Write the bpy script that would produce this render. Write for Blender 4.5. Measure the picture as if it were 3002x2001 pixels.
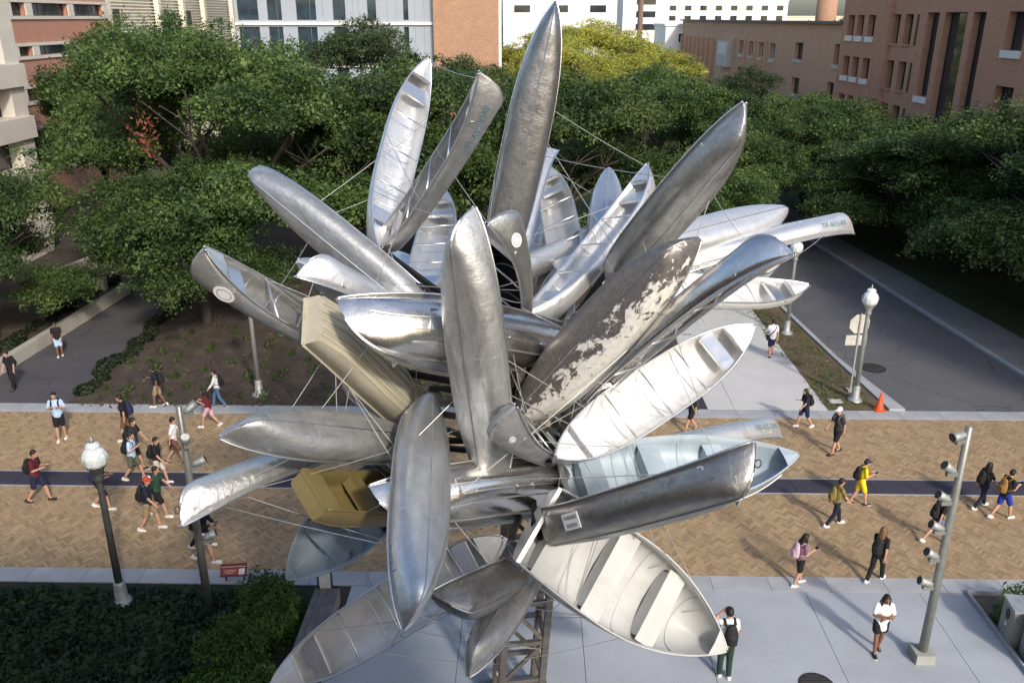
import bpy, bmesh, math, random
import numpy as np
from mathutils import Vector, Matrix
R = math.radians
for o in list(bpy.data.objects): bpy.data.objects.remove(o)
SC = bpy.context.scene
COL = SC.collection
# ------------------------------------------------------------------ camera
cam_d = bpy.data.cameras.new('camera'); cam = bpy.data.objects.new('camera', cam_d); COL.objects.link(cam)
cam.location = (0, 0, 14.0); cam.rotation_euler = (R(90-20.7), 0, 0)
cam_d.sensor_width = 36; cam_d.lens = 36*2513/3002; cam_d.clip_start = .1; cam_d.clip_end = 3000
SC.camera = cam
# ------------------------------------------------------------------ light
SUN_EL = R(33); SUN_AZ = math.atan2(.42, -.9)
w = bpy.data.worlds.new('World'); SC.world = w; w.use_nodes = True
nt = w.node_tree; bg = nt.nodes['Background']
sky = nt.nodes.new('ShaderNodeTexSky'); sky.sky_type = 'NISHITA'; sky.sun_disc = False
sky.sun_elevation = SUN_EL; sky.sun_rotation = SUN_AZ; sky.air_density = 1.0; sky.dust_density = 2.5; sky.ozone_density = 1.0
nt.links.new(sky.outputs[0], bg.inputs[0]); bg.inputs[1].default_value = .13
sd = bpy.data.lights.new('sun', 'SUN'); sun = bpy.data.objects.new('sun', sd); COL.objects.link(sun)
sd.energy = 1.9; sd.angle = R(4); sd.color = (1, .92, .82)
sdir = Vector((math.sin(SUN_AZ)*math.cos(SUN_EL), math.cos(SUN_AZ)*math.cos(SUN_EL), math.sin(SUN_EL)))
sun.rotation_euler = sdir.to_track_quat('Z', 'Y').to_euler(); sun.location = sdir*60
SC.view_settings.view_transform = 'Standard'; SC.view_settings.look = 'None'
SC.view_settings.exposure = 0.74; SC.view_settings.gamma = 1
SC.view_settings.use_curve_mapping = False
# ------------------------------------------------------------------ helpers
class MB:
    """collects simple shapes into one mesh"""
    def __init__(s): s.v = []; s.f = []
    def add(s, vs, fs):
        n = len(s.v); s.v += [tuple(p) for p in vs]; s.f += [tuple(i+n for i in f) for f in fs]
        return s
    def box(s, c, d, m=None):
        x, y, z = d[0]/2, d[1]/2, d[2]/2
        vs = [Vector((a*x, b*y, e*z)) for a in (-1, 1) for b in (-1, 1) for e in (-1, 1)]
        if m: vs = [m @ p for p in vs]
        vs = [p+Vector(c) for p in vs]
        return s.add(vs, [(0, 1, 3, 2), (4, 6, 7, 5), (0, 4, 5, 1), (2, 3, 7, 6), (0, 2, 6, 4), (1, 5, 7, 3)])
    def bar(s, a, b, wd, ht, up=(0, 0, 1)):
        a = Vector(a); b = Vector(b); d = b-a; L = d.length; d.normalize(); up = Vector(up)
        sd_ = d.cross(up)
        if sd_.length < 1e-4: sd_ = d.cross(Vector((1, 0, 0)))
        sd_.normalize(); u = sd_.cross(d)
        m = Matrix((d, sd_, u)).transposed()
        return s.box((a+b)/2, (L, wd, ht), m)
    def tube(s, pts, rad, n=8, cap=True, xs=None, sq=None):
        """rad: list of r or (rx, ry); xs: preferred side axis"""
        pts = [Vector(p) for p in pts]
        if not isinstance(rad, (list, tuple)) : rad = [rad]*len(pts)
        rings = []; base = len(s.v)
        for i, p in enumerate(pts):
            d = (pts[min(i+1, len(pts)-1)]-pts[max(i-1, 0)])
            if d.length < 1e-6: d = Vector((0, 0, 1))
            d.normalize()
            x = Vector(xs) if xs else Vector((1, 0, 0))
            if abs(x.dot(d)) > .95: x = Vector((0, 1, 0))
            x = (x-d*x.dot(d)).normalized(); y = d.cross(x)
            r = rad[i]; rx, ry = r if isinstance(r, (list, tuple)) else (r, r)
            s.v += [tuple(p+x*rx*math.cos(2*math.pi*k/n)+y*ry*math.sin(2*math.pi*k/n)) for k in range(n)]
            rings.append(base+i*n)
        for i in range(len(pts)-1):
            a, b = rings[i], rings[i+1]
            s.f += [(a+k, a+(k+1) % n, b+(k+1) % n, b+k) for k in range(n)]
        if cap: s.f += [tuple(rings[0]+k for k in reversed(range(n))), tuple(rings[-1]+k for k in range(n))]
        return s
    def limb(s, p0, p1, r0, r1, n=10, xs=None):
        """tapered capsule with round ends"""
        p0 = Vector(p0); p1 = Vector(p1); d = (p1-p0); L = d.length; d = d/L if L > 1e-6 else Vector((0, 0, 1))
        pts = []; rr = []
        g = lambda r, k: (r[0]*k, r[1]*k) if isinstance(r, (list, tuple)) else r*k
        m0 = min(r0) if isinstance(r0, (list, tuple)) else r0; m1 = min(r1) if isinstance(r1, (list, tuple)) else r1
        for a in (85, 60, 30): pts.append(p0-d*m0*math.sin(R(a))); rr.append(g(r0, math.cos(R(a))))
        pts.append(p0); rr.append(g(r0, 1)); pts.append(p1); rr.append(g(r1, 1))
        for a in (30, 60, 85): pts.append(p1+d*m1*math.sin(R(a))); rr.append(g(r1, math.cos(R(a))))
        return s.tube(pts, rr, n, True, xs)
    def lathe(s, prof, n=14, c=(0, 0, 0)):
        return s.tube([(c[0], c[1], c[2]+z) for r, z in prof], [max(r, .001) for r, z in prof], n)
    def mesh(s, name, smooth=False):
        m = bpy.data.meshes.new(name); m.from_pydata(s.v, [], s.f)
        if smooth: m.polygons.foreach_set('use_smooth', [True]*len(m.polygons))
        m.update(); return m
    def obj(s, name, mat, parent=None, smooth=False):
        return link(name, s.mesh(name, smooth), mat, parent)
def link(name, mesh, mat, parent=None):
    o = bpy.data.objects.new(name, mesh); COL.objects.link(o)
    if mat is not None and mesh is not None and len(mesh.materials) == 0: mesh.materials.append(mat)
    if parent is not None: o.parent = parent
    return o
def tag(o, label=None, cat=None, group=None, kind=None):
    for k, v in (('label', label), ('category', cat), ('group', group), ('kind', kind)):
        if v: o[k] = v
    return o
def empty(name, loc=(0, 0, 0), rz=0.0, label=None, cat=None, group=None):
    o = bpy.data.objects.new(name, None); COL.objects.link(o); o.location = loc; o.rotation_euler = (0, 0, rz)
    o.empty_display_size = .3
    return tag(o, label, cat, group)
def copy_tree(o, parent=None):
    c = o.copy(); COL.objects.link(c)
    if parent is not None: c.parent = parent
    for ch in o.children: copy_tree(ch, c)
    return c
# ------------------------------------------------------------------ materials
def nd(t, ty, **kw):
    n = t.nodes.new(ty)
    for k, v in kw.items():
        if k in n.inputs.keys(): n.inputs[k].default_value = v
        else: setattr(n, k, v)
    return n
def ramp(t, fac, stops):
    r = t.nodes.new('ShaderNodeValToRGB'); e = r.color_ramp.elements
    while len(e) < len(stops): e.new(.5)
    for el, (p, c) in zip(e, stops): el.position = p; el.color = (c[0], c[1], c[2], 1) if hasattr(c, '__len__') else (c, c, c, 1)
    t.links.new(fac, r.inputs[0]); return r.outputs[0]
def coords(t, rnd=True):
    tc = t.nodes.new('ShaderNodeTexCoord'); out = tc.outputs['Object']
    if rnd:
        oi = t.nodes.new('ShaderNodeObjectInfo'); m = nd(t, 'ShaderNodeMath', operation='MULTIPLY'); m.inputs[1].default_value = 37
        t.links.new(oi.outputs['Random'], m.inputs[0]); a = nd(t, 'ShaderNodeVectorMath', operation='ADD')
        t.links.new(out, a.inputs[0]); t.links.new(m.outputs[0], a.inputs[1]); out = a.outputs[0]
    return out
def noise(t, vec, scale, detail=4, rough=.55, dist=0):
    n = nd(t, 'ShaderNodeTexNoise'); n.inputs['Scale'].default_value = scale; n.inputs['Detail'].default_value = detail
    n.inputs['Roughness'].default_value = rough; n.inputs['Distortion'].default_value = dist
    t.links.new(vec, n.inputs['Vector']); return n.outputs['Fac']
def bump(t, bs, h, strength=.3, dist=.02):
    b = nd(t, 'ShaderNodeBump'); b.inputs['Strength'].default_value = strength; b.inputs['Distance'].default_value = dist
    t.links.new(h, b.inputs['Height']); t.links.new(b.outputs[0], bs.inputs['Normal'])
def mixc(t, f, a, b, mode='MIX'):
    m = nd(t, 'ShaderNodeMix', data_type='RGBA', blend_type=mode)
    for i, q in ((0, f), (6, a), (7, b)):
        if hasattr(q, 'links'): t.links.new(q, m.inputs[i])
        else: m.inputs[i].default_value = q if i == 0 else (q[0], q[1], q[2], 1)
    return m.outputs[2]
def base(name):
    m = bpy.data.materials.new(name); m.use_nodes = True; t = m.node_tree; return m, t, t.nodes['Principled BSDF']
MATS = {}
def plain(name, col, rough=.7, metal=0.0, var=.18, scale=6, bmp=.15, bscale=40, spec=.4, rnd=True):
    """plain coloured surface with gentle uneven tone and fine relief"""
    if name in MATS: return MATS[name]
    m, t, b = base(name); v = coords(t, rnd); n = noise(t, v, scale, 5, .6)
    c = ramp(t, n, [(.25, [x*(1-var) for x in col]), (.75, [min(1, x*(1+var)) for x in col])])
    t.links.new(c, b.inputs['Base Color']); b.inputs['Roughness'].default_value = rough; b.inputs['Metallic'].default_value = metal
    b.inputs['Specular IOR Level'].default_value = spec
    if bmp: bump(t, b, noise(t, v, bscale, 3), bmp, .01)
    MATS[name] = m; return m
def metal(name, col, r0=.22, r1=.5, grime=.35, gcol=(.16, .155, .15), scratch=.25, dent=.35, met=1.0, crease=.5):
    """bare aluminium: oxidised patches, scratches along the hull, dents"""
    if name in MATS: return MATS[name]
    m, t, b = base(name); v = coords(t)
    mp = nd(t, 'ShaderNodeMapping'); mp.inputs['Scale'].default_value = (.7, 2.2, 2.2); t.links.new(v, mp.inputs[0])
    n1 = noise(t, mp.outputs[0], 2.2, 8, .62, .6); n2 = noise(t, v, 9, 6, .6)
    mp2 = nd(t, 'ShaderNodeMapping'); mp2.inputs['Scale'].default_value = (2, 45, 45); t.links.new(v, mp2.inputs[0])
    sc = noise(t, mp2.outputs[0], 3, 4, .7)
    mp3 = nd(t, 'ShaderNodeMapping'); mp3.inputs['Scale'].default_value = (30, 6, 6); mp3.inputs['Rotation'].default_value = (0, 0, .5); t.links.new(v, mp3.inputs[0])
    sc2 = noise(t, mp3.outputs[0], 1.6, 5, .75)
    g = ramp(t, n1, [(.42, 0.0), (.68, grime)])
    c = mixc(t, g, col, gcol)
    c = mixc(t, ramp(t, n2, [(.3, 0.0), (.8, .35)]), c, [x*.62 for x in col])
    c = mixc(t, ramp(t, sc2, [(.58, 0.0), (.66, scratch)]), c, (.9, .9, .9))
    sx = nd(t, 'ShaderNodeSeparateXYZ'); t.links.new(v, sx.inputs[0]); w1 = nd(t, 'ShaderNodeMath', operation='MULTIPLY_ADD'); t.links.new(n2, w1.inputs[0]); w1.inputs[1].default_value = .16; t.links.new(sx.outputs[0], w1.inputs[2])
    pp = nd(t, 'ShaderNodeMath', operation='PINGPONG'); t.links.new(w1.outputs[0], pp.inputs[0]); pp.inputs[1].default_value = .43
    cr_ = nd(t, 'ShaderNodeMath', operation='MULTIPLY'); t.links.new(ramp(t, pp.outputs[0], [(.0, 1.0), (.014, .0)]), cr_.inputs[0]); t.links.new(ramp(t, n1, [(.4, 0.0), (.6, 1.0)]), cr_.inputs[1])
    cf = nd(t, 'ShaderNodeMath', operation='MULTIPLY'); t.links.new(cr_.outputs[0], cf.inputs[0]); cf.inputs[1].default_value = crease
    c = mixc(t, cf.outputs[0], c, [min(.95, x*1.6) for x in col])
    sk = noise(t, v, 26, 4, .75); c = mixc(t, ramp(t, sk, [(.63, 0.0), (.70, .55)]), c, [min(.95, x*1.35) for x in col])
    c = mixc(t, ramp(t, sk, [(.28, .6), (.36, 0.0)]), c, [x*.35 for x in col])
    t.links.new(c, b.inputs['Base Color']); b.inputs['Metallic'].default_value = met
    ro = nd(t, 'ShaderNodeMapRange'); ro.inputs[3].default_value = r0; ro.inputs[4].default_value = r1
    mx = nd(t, 'ShaderNodeMath', operation='MULTIPLY_ADD'); t.links.new(sc, mx.inputs[0]); mx.inputs[1].default_value = .45; t.links.new(n1, mx.inputs[2])
    ro.inputs[1].default_value = .45; ro.inputs[2].default_value = .95
    t.links.new(mx.outputs[0], ro.inputs[0]); t.links.new(ro.outputs[0], b.inputs['Roughness'])
    dn = noise(t, v, 3.2, 3, .5); h = nd(t, 'ShaderNodeMath', operation='MULTIPLY_ADD')
    t.links.new(sc2, h.inputs[0]); h.inputs[1].default_value = .2; t.links.new(dn, h.inputs[2])
    bump(t, b, h.outputs[0], dent, .06)
    MATS[name] = m; return m
def painted(name, col, under=(.5, .5, .5), rough=.45, chip=.62):
    """painted hull: chips show the metal below"""
    if name in MATS: return MATS[name]
    m, t, b = base(name); v = coords(t); n = noise(t, v, 5, 8, .7, .4); n2 = noise(t, v, 1.4, 5)
    f = ramp(t, n, [(chip, 0.0), (chip+.03, 1.0)])
    cc = ramp(t, n2, [(.25, [x*.8 for x in col]), (.75, [min(1, x*1.12) for x in col])])
    mp = nd(t, 'ShaderNodeMapping'); mp.inputs['Scale'].default_value = (1, 3, 3); t.links.new(v, mp.inputs[0]); gr = noise(t, mp.outputs[0], 1.6, 6, .65)
    cc = mixc(t, ramp(t, gr, [(.5, 0.0), (.8, .28)]), cc, [x*.42 for x in col])
    t.links.new(mixc(t, f, cc, under), b.inputs['Base Color'])
    t.links.new(ramp(t, f, [(0, 0.0), (1, .85)]), b.inputs['Metallic'])
    b.inputs['Roughness'].default_value = rough; bump(t, b, noise(t, v, 4, 4), .2, .04)
    MATS[name] = m; return m
# ================================================================== setting
TILT = R(-1.2)                       # the street runs 1.2 degrees off the world X axis
def sheet(name, poly, z, mat, parent=None, thick=.0, kind='structure', street=True):
    """flat polygon; thick > 0 gives it real edges below the top"""
    n = len(poly); mb = MB()
    vs = [(x, y, z) for x, y in poly]; fs = [tuple(range(n))]
    if thick:
        vs += [(x, y, z-thick) for x, y in poly]
        fs += [(i, i+n, (i+1) % n+n, (i+1) % n) for i in range(n)]
    mb.add(vs, fs); o = mb.obj(name, mat, parent)
    if parent is None:
        if street: o.rotation_euler[2] = TILT
        tag(o, kind=kind)
    return o
def rect(x0, x1, y0, y1): return [(x0, y0), (x1, y0), (x1, y1), (x0, y1)]
def ground_mat(name, cols, scale=1.5, fine=30, rough=.9, bmp=.5, bd=.03):
    if name in MATS: return MATS[name]
    m, t, b = base(name); v = coords(t, False)
    n1 = noise(t, v, scale, 6, .6); n2 = noise(t, v, fine, 4, .7)
    c = ramp(t, n1, [(.3, cols[0]), (.55, cols[1]), (.75, cols[2])])
    c = mixc(t, ramp(t, n2, [(.3, 0.0), (.75, .75)]), c, cols[3] if len(cols) > 3 else [x*.55 for x in cols[1]])
    if name.startswith('asphalt'):
        ds = nd(t, 'ShaderNodeVectorMath', operation='MULTIPLY_ADD'); nn_ = nd(t, 'ShaderNodeTexNoise'); nn_.inputs['Scale'].default_value = .9; t.links.new(v, nn_.inputs['Vector']); t.links.new(nn_.outputs['Color'], ds.inputs[0]); ds.inputs[1].default_value = (1.6, 1.6, 0); t.links.new(v, ds.inputs[2])
        vo = nd(t, 'ShaderNodeTexVoronoi', feature='DISTANCE_TO_EDGE'); vo.inputs['Scale'].default_value = .28; t.links.new(ds.outputs[0], vo.inputs['Vector'])
        c = mixc(t, ramp(t, vo.outputs['Distance'], [(.0, .7), (.012, 0.0)]), c, [x*.35 for x in cols[1]])
        c = mixc(t, ramp(t, noise(t, v, 1.1, 3), [(.62, 0.0), (.68, .35)]), c, [x*.6 for x in cols[1]])
    t.links.new(c, b.inputs['Base Color']); b.inputs['Roughness'].default_value = rough
    bump(t, b, n2, bmp, bd); MATS[name] = m; return m
def concrete(name, col, stain=.25, scale=.8):
    if name in MATS: return MATS[name]
    m, t, b = base(name); v = coords(t, False)
    n1 = noise(t, v, scale, 7, .6, .3); n2 = noise(t, v, 55, 4, .7); n3 = noise(t, v, 7, 3)
    c = ramp(t, n1, [(.3, [x*(1-stain) for x in col]), (.6, col), (.8, [x*1.08 for x in col])])
    c = mixc(t, ramp(t, n3, [(.71, 0.0), (.735, .55)]), c, [x*.45 for x in col])
    c = mixc(t, ramp(t, n2, [(.35, .0), (.9, .5)]), c, [x*.6 for x in col])
    t.links.new(c, b.inputs['Base Color']); b.inputs['Roughness'].default_value = .85
    bump(t, b, n2, .25, .01); MATS[name] = m; return m
M_SOIL = ground_mat('mulch_soil', [(.045, .032, .026), (.085, .063, .048), (.14, .11, .085), (.03, .024, .02)], 1.2, 22)
M_LAWN = ground_mat('worn_lawn', [(.05, .07, .02), (.13, .10, .055), (.21, .155, .095), (.09, .07, .04)], .9, 26)
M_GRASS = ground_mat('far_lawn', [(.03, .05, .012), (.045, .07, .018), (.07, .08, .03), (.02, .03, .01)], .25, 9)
M_ASPH = ground_mat('asphalt', [(.10, .10, .108), (.125, .125, .132), (.155, .152, .15), (.085, .085, .09)], .4, 60, .85, .3, .008)
M_PATH = ground_mat('asphalt_path', [(.075, .07, .08), (.09, .085, .096), (.11, .104, .114), (.06, .058, .064)], .5, 60, .85, .3, .008)
M_CONC = concrete('concrete', (.40, .415, .44))
M_CONC2 = concrete('plaza_concrete', (.40, .43, .47), .22, .35)
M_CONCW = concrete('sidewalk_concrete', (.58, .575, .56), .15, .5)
M_DARK = concrete('dark_paving', (.045, .042, .062), .3)
M_SAND = plain('joint_sand', (.055, .045, .035), .95)
M_IVY = ground_mat('ivy_soil', [(.012, .02, .008), (.02, .03, .012), (.03, .03, .018), (.01, .012, .006)], 1, 20)
# paver material: each brick its own tone
def paver_mat():
    m, t, b = base('paver_brick'); v = coords(t, False)
    g = nd(t, 'ShaderNodeNewGeometry'); n1 = noise(t, v, .22, 4, .6); n2 = noise(t, v, 45, 3)
    c = ramp(t, g.outputs['Random Per Island'], [(0, (.28, .19, .105)), (.35, (.36, .25, .14)), (.7, (.41, .29, .162)), (1, (.47, .34, .195))])
    c = mixc(t, ramp(t, n1, [(.4, .0), (.75, .3)]), c, (.25, .185, .12))
    c = mixc(t, ramp(t, n2, [(.3, 0.0), (.9, .3)]), c, (.12, .09, .07))
    t.links.new(c, b.inputs['Base Color']); b.inputs['Roughness'].default_value = .85
    bump(t, b, n2, .2, .006); return m
M_PAVER = paver_mat()
# --- ground sheets (street coordinates, x along the brick mall, y across)
g = sheet('ground', rect(-700, 700, -200, 1500), -.06, M_GRASS, street=False)
X0, X1 = -30, 30
road = sheet('brick_mall', rect(X0, X1, 19.1, 29.3), -.016, M_SAND)
def herringbone(y0, y1, flip, seed):
    wd = .072; k = 4; rng = random.Random(seed); mb = MB(); gap = .0042
    ca = math.cos(R(45 if not flip else 135)); sa = math.sin(R(45 if not flip else 135))
    cx, cy = 0, (y0+y1)/2; n = int((X1-X0+14)/wd/1.3)
    V = []; F = []
    for i in range(-n, n):
        for j in range(-n, n):
            d = (i-j) % (2*k)
            if d == 0: x, y, a, b_ = i, j, k, 1
            elif d == 2*k-1: x, y, a, b_ = i, j, 1, k
            else: continue
            mx, my = (x+a/2)*wd, (y+b_/2)*wd
            wx, wy = cx+mx*ca-my*sa, cy+mx*sa+my*ca
            if not (X0+6 < wx < X1-6 and y0-.03 < wy < y1+.03): continue
            z = rng.uniform(-.002, .002); o = len(V)
            hx, hy = a*wd/2-gap, b_*wd/2-gap
            for (sx, sy) in ((-1, -1), (1, -1), (1, 1), (-1, 1)):
                px, py = mx+sx*hx, my+sy*hy
                V.append((cx+px*ca-py*sa, cy+px*sa+py*ca, z)); 
            for q in range(4): V.append((V[o+q][0], V[o+q][1], -.016))
            F += [(o, o+1, o+2, o+3)]+[(o+q, o+4+q, o+4+(q+1) % 4, o+(q+1) % 4) for q in range(4)]
    mb.v = V; mb.f = F
    ob = mb.obj('pavers', M_PAVER, road); tag(ob, kind='stuff')
herringbone(19.35, 23.78, False, 1); herringbone(24.57, 29.2, False, 2)
for nm, y0, y1, step, mt, top in (('near_concrete_strip', 18.77, 19.38, 1.52, M_CONC, .012), ('far_concrete_strip', 29.14, 29.86, 1.52, M_CONC, .012), ('dark_paving_band', 23.74, 24.60, 1.25, M_DARK, .010)):
    s = sheet(nm, rect(X0, X1, y0+.01, y1-.01), -.008, M_SAND)
    m0 = MB().box((0, 0, 0), (step-.012, y1-y0, .03)).mesh('slab')
    x = X0+6+step/2
    while x < X1-6:
        o = link('slab', m0, mt, s); o.location = (x, (y0+y1)/2, top-.015); x += step
# light edging courses each side of the dark band
for y in (23.72, 24.62): sheet('edging_course', rect(X0, X1, y-.035, y+.035), .006, M_CONC, thick=.03)
# near plaza in big slabs
pl = sheet('plaza', rect(-5.0, 13.4, 2, 18.77), -.02, M_SAND)
xs = [-4.62, -1.6, 1.35, 4.3, 7.25, 10.2, 13.4]; ys = [3, 6, 9, 12, 15, 18.76]
for i in range(len(xs)-1):
    for j in range(len(ys)-1):
        if xs[i] >= 10.2 and ys[j] >= 9: 
            MB().box(((10.2+11.38)/2, (ys[j]+ys[j+1])/2, -.012), (1.18-.014, ys[j+1]-ys[j]-.014, .04)).obj('slab', M_CONC2, pl); continue
        MB().box(((xs[i]+xs[i+1])/2, (ys[j]+ys[j+1])/2, -.012), (xs[i+1]-xs[i]-.014, ys[j+1]-ys[j]-.014, .04)).obj('slab', M_CONC2, pl)
sheet('planting_bed', rect(-32, -5.55, 6, 18.74), .0, M_IVY)
# plank-topped ledge between bed and plaza
lg = tag(MB().box((-5.08, 12.6, .19), (.62, 11.0, .38)).obj('plank_ledge', plain('ledge_concrete', (.2, .2, .2), .85)), 'low ledge topped with grey weathered planks beside the hedge', 'ledge'); lg.rotation_euler[2] = TILT
for i in range(4):
    MB().box((-5.08+(i-1.5)*.155, 12.6, .40), (.147, 10.98, .04)).obj('plank', plain('grey_plank', (.14, .13, .125), .8, var=.3, scale=3), lg)
# far side: beds, path, sidewalk, lawn strip, street
bed = sheet('soil_bed', rect(-17.9, 6.85, 29.84, 62), .02, M_SOIL)
sheet('asphalt_path', [(-22.2, 29.86), (-17.8, 29.86), (-18.9, 46), (-18.9, 70), (-21.4, 70), (-21.4, 46)], .006, M_PATH)
sheet('left_soil_bed', [(-45, 29.86), (-22.2, 29.86), (-21.5, 43), (-21.5, 70), (-60, 70)], .0, M_SOIL)
sw = sheet('sidewalk', rect(6.85, 11.42, 29.84, 95), -.02, M_SAND)
for j in range(14):
    y0 = 29.86+j*4.6; MB().box((9.135, y0+2.3, -.005), (4.55, 4.586, .05)).obj('slab', M_CONCW, sw)
sheet('dark_paving_corner', [(5.5, 29.88), (6.82, 29.88), (6.82, 31.8)], .028, M_DARK)
sheet('lawn_strip', [(11.42, 29.88), (13.72, 29.88), (12.9, 42.9), (12.3, 95), (11.42, 95)], .024, M_LAWN)
kerb = [(13.72, 29.86), (13.35, 35), (12.88, 42.9), (12.3, 95)]
kp = [(x, y) for x, y in kerb]+[(x+.2+(.4 if i == 0 else 0), y) for i, (x, y) in reversed(list(enumerate(kerb)))]
sheet('kerb', kp, .10, M_CONC, thick=.16)
rl = [(14.36, 29.86), (13.5, 35), (13.07, 42.9), (12.45, 95)]
rr = [(21.0, 29.86), (20.58, 33.2), (18.65, 56.8), (17.6, 95)]
sheet('asphalt_street', rl+rr[::-1], -.004, M_ASPH)
sheet('far_kerb', [(x, y) for x, y in rr]+[(x+.2, y) for x, y in rr[::-1]], .11, M_CONC, thick=.16)
fw = [(23.3, 29.86), (22.89, 37.6), (20.63, 59), (19.6, 95)]
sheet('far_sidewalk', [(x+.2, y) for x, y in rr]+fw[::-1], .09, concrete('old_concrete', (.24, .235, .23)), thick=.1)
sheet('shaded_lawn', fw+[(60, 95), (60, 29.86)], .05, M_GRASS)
# low retaining wall along the path
lw = MB(); 
lw.add([(-22.15, 30.2, 0), (-22.5, 30.2, 0), (-22.5, 30.2, .55), (-22.15, 30.2, .55), (-21.62, 44, 0), (-21.97, 44, 0), (-21.97, 44, .55), (-21.62, 44, .55)],
       [(0, 3, 2, 1), (4, 5, 6, 7), (0, 4, 7, 3), (1, 2, 6, 5), (3, 7, 6, 2)])
o = tag(lw.obj('retaining_wall', concrete('wall_concrete', (.45, .43, .38))), 'long low pale concrete wall along the asphalt path', 'wall'); o.rotation_euler[2] = TILT
for k, (a, b_) in enumerate((((-27.0, 44.6, 0), (-23.2, 44.6, 0)), ((-27.0, 44.6, 0), (-25.2, 53, 0)))):
    o = tag(MB().bar((a[0], a[1]+.0, .35), (b_[0], b_[1], .35), .35, .7+.01*k).obj('retaining_wall', MATS['wall_concrete']), ('short pale wall facing the path at the angular raised bed', 'pale wall running back from the angular raised bed')[k], 'wall'); o.rotation_euler[2] = TILT
# ------------------------------------------------------------------ buildings
def brick_mat(name, c1, c2, mortar, scale=4.5):
    if name in MATS: return MATS[name]
    m, t, b = base(name); tc = nd(t, 'ShaderNodeTexCoord')
    mp = nd(t, 'ShaderNodeMapping'); mp.inputs['Rotation'].default_value = (R(90), 0, 0); t.links.new(tc.outputs['Object'], mp.inputs[0])
    bt = nd(t, 'ShaderNodeTexBrick'); bt.inputs['Scale'].default_value = scale; bt.inputs['Mortar Size'].default_value = .012
    bt.inputs['Brick Width'].default_value = .95; bt.inputs['Row Height'].default_value = .34; bt.inputs['Bias'].default_value = 0
    for k, c in (('Color1', c1), ('Color2', c2), ('Mortar', mortar)): bt.inputs[k].default_value = (*c, 1)
    t.links.new(mp.outputs[0], bt.inputs['Vector'])
    n = noise(t, tc.outputs['Object'], .6, 5); n2 = noise(t, tc.outputs['Object'], 5, 4)
    c = mixc(t, ramp(t, n, [(.3, .0), (.75, .3)]), bt.outputs['Color'], [x*.7 for x in c1])
    c = mixc(t, ramp(t, n2, [(.4, .0), (.8, .35)]), c, [x*1.25 for x in c2])
    t.links.new(c, b.inputs['Base Color']); b.inputs['Roughness'].default_value = .9
    bump(t, b, bt.outputs['Fac'], .2, .01); MATS[name] = m; return m
def glass(name, col=(.02, .025, .03), rough=.06):
    if name in MATS: return MATS[name]
    m, t, b = base(name); v = coords(t); n = noise(t, v, .7, 3)
    t.links.new(ramp(t, n, [(.3, col), (.8, [x*2.2 for x in col])]), b.inputs['Base Color'])
    b.inputs['Roughness'].default_value = rough; b.inputs['Specular IOR Level'].default_value = .6
    bump(t, b, noise(t, v, .35, 2), .05, .1); MATS[name] = m; return m
M_GLASS = glass('window_glass'); M_GLASSB = glass('blue_glass', (.02, .035, .045), .04)
M_FRAME = plain('window_frame', (.05, .045, .04), .5)
def wall(parent, w_, h, holes, mat, depth=.3, name='wall', z0=0.0, off=(0, 0, 0)):
    """wall facing local -Y with real openings; holes = (x0, x1, z0, z1)"""
    xs = sorted({0, w_}|{a for q in holes for a in q[:2]}); zs = sorted({z0, h}|{a for q in holes for a in q[2:]})
    mb = MB()
    inh = lambda x, z: any(a < x < b_ and c < z < d for a, b_, c, d in holes)
    for j in range(len(zs)-1):
        i = 0
        while i < len(xs)-1:
            if inh((xs[i]+xs[i+1])/2, (zs[j]+zs[j+1])/2): i += 1; continue
            k = i
            while k < len(xs)-1 and not inh((xs[k]+xs[k+1])/2, (zs[j]+zs[j+1])/2): k += 1
            mb.add([(xs[i], 0, zs[j]), (xs[k], 0, zs[j]), (xs[k], 0, zs[j+1]), (xs[i], 0, zs[j+1])], [(0, 1, 2, 3)]); i = k
    for a, b_, c, d in holes:
        mb.add([(a, 0, c), (b_, 0, c), (b_, 0, d), (a, 0, d), (a, depth, c), (b_, depth, c), (b_, depth, d), (a, depth, d)],
               [(0, 4, 5, 1), (1, 5, 6, 2), (2, 6, 7, 3), (3, 7, 4, 0)])
    o = mb.obj(name, mat, parent); o.location = off; return o
def window(parent, a, b_, c, d, depth=.28, gl=None, mull=0, fr=M_FRAME, bars=0):
    w_ = b_-a; h = d-c
    p = MB().box((0, 0, 0), (w_+.04, .03, h+.04)).obj('window', gl or M_GLASS, parent); p.location = ((a+b_)/2, depth+.02, (c+d)/2)
    f = MB(); t_ = .06
    f.box((-w_/2+t_/2, -.03, 0), (t_, .06, h)).box((w_/2-t_/2, -.03, 0), (t_, .06, h)).box((0, -.03, h/2-t_/2), (w_-2*t_, .06, t_)).box((0, -.03, -h/2+t_/2), (w_-2*t_, .06, t_))
    for k in range(mull): f.box((-w_/2+w_*(k+1)/(mull+1), -.027, 0), (.05, .05, h-2*t_))
    for k in range(bars): f.box((0, -.024, -h/2+h*(k+1)/(bars+1)), (w_-2*t_, .045, .05))
    f.obj('frame', fr, p); return p
def sill(parent, a, b_, c, mat, h=.35, name='window_unit'):
    MB().box(((a+b_)/2, -.05, c-h/2), (b_-a+.04, .14, h)).obj(name, mat, parent)
def block(parent, w_, d, h, mat, y0=.35, name='block'):
    """the body of the building behind its front"""
    return MB().add([(0.01, y0, 0), (w_-.01, y0, 0), (w_-.01, d, 0), (0.01, d, 0), (0.01, y0, h), (w_-.01, y0, h), (w_-.01, d, h), (0.01, d, h)],
        [(0, 1, 5, 4), (1, 2, 6, 5), (2, 3, 7, 6), (3, 0, 4, 7), (4, 5, 6, 7)]).obj(name, mat, parent)
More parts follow.
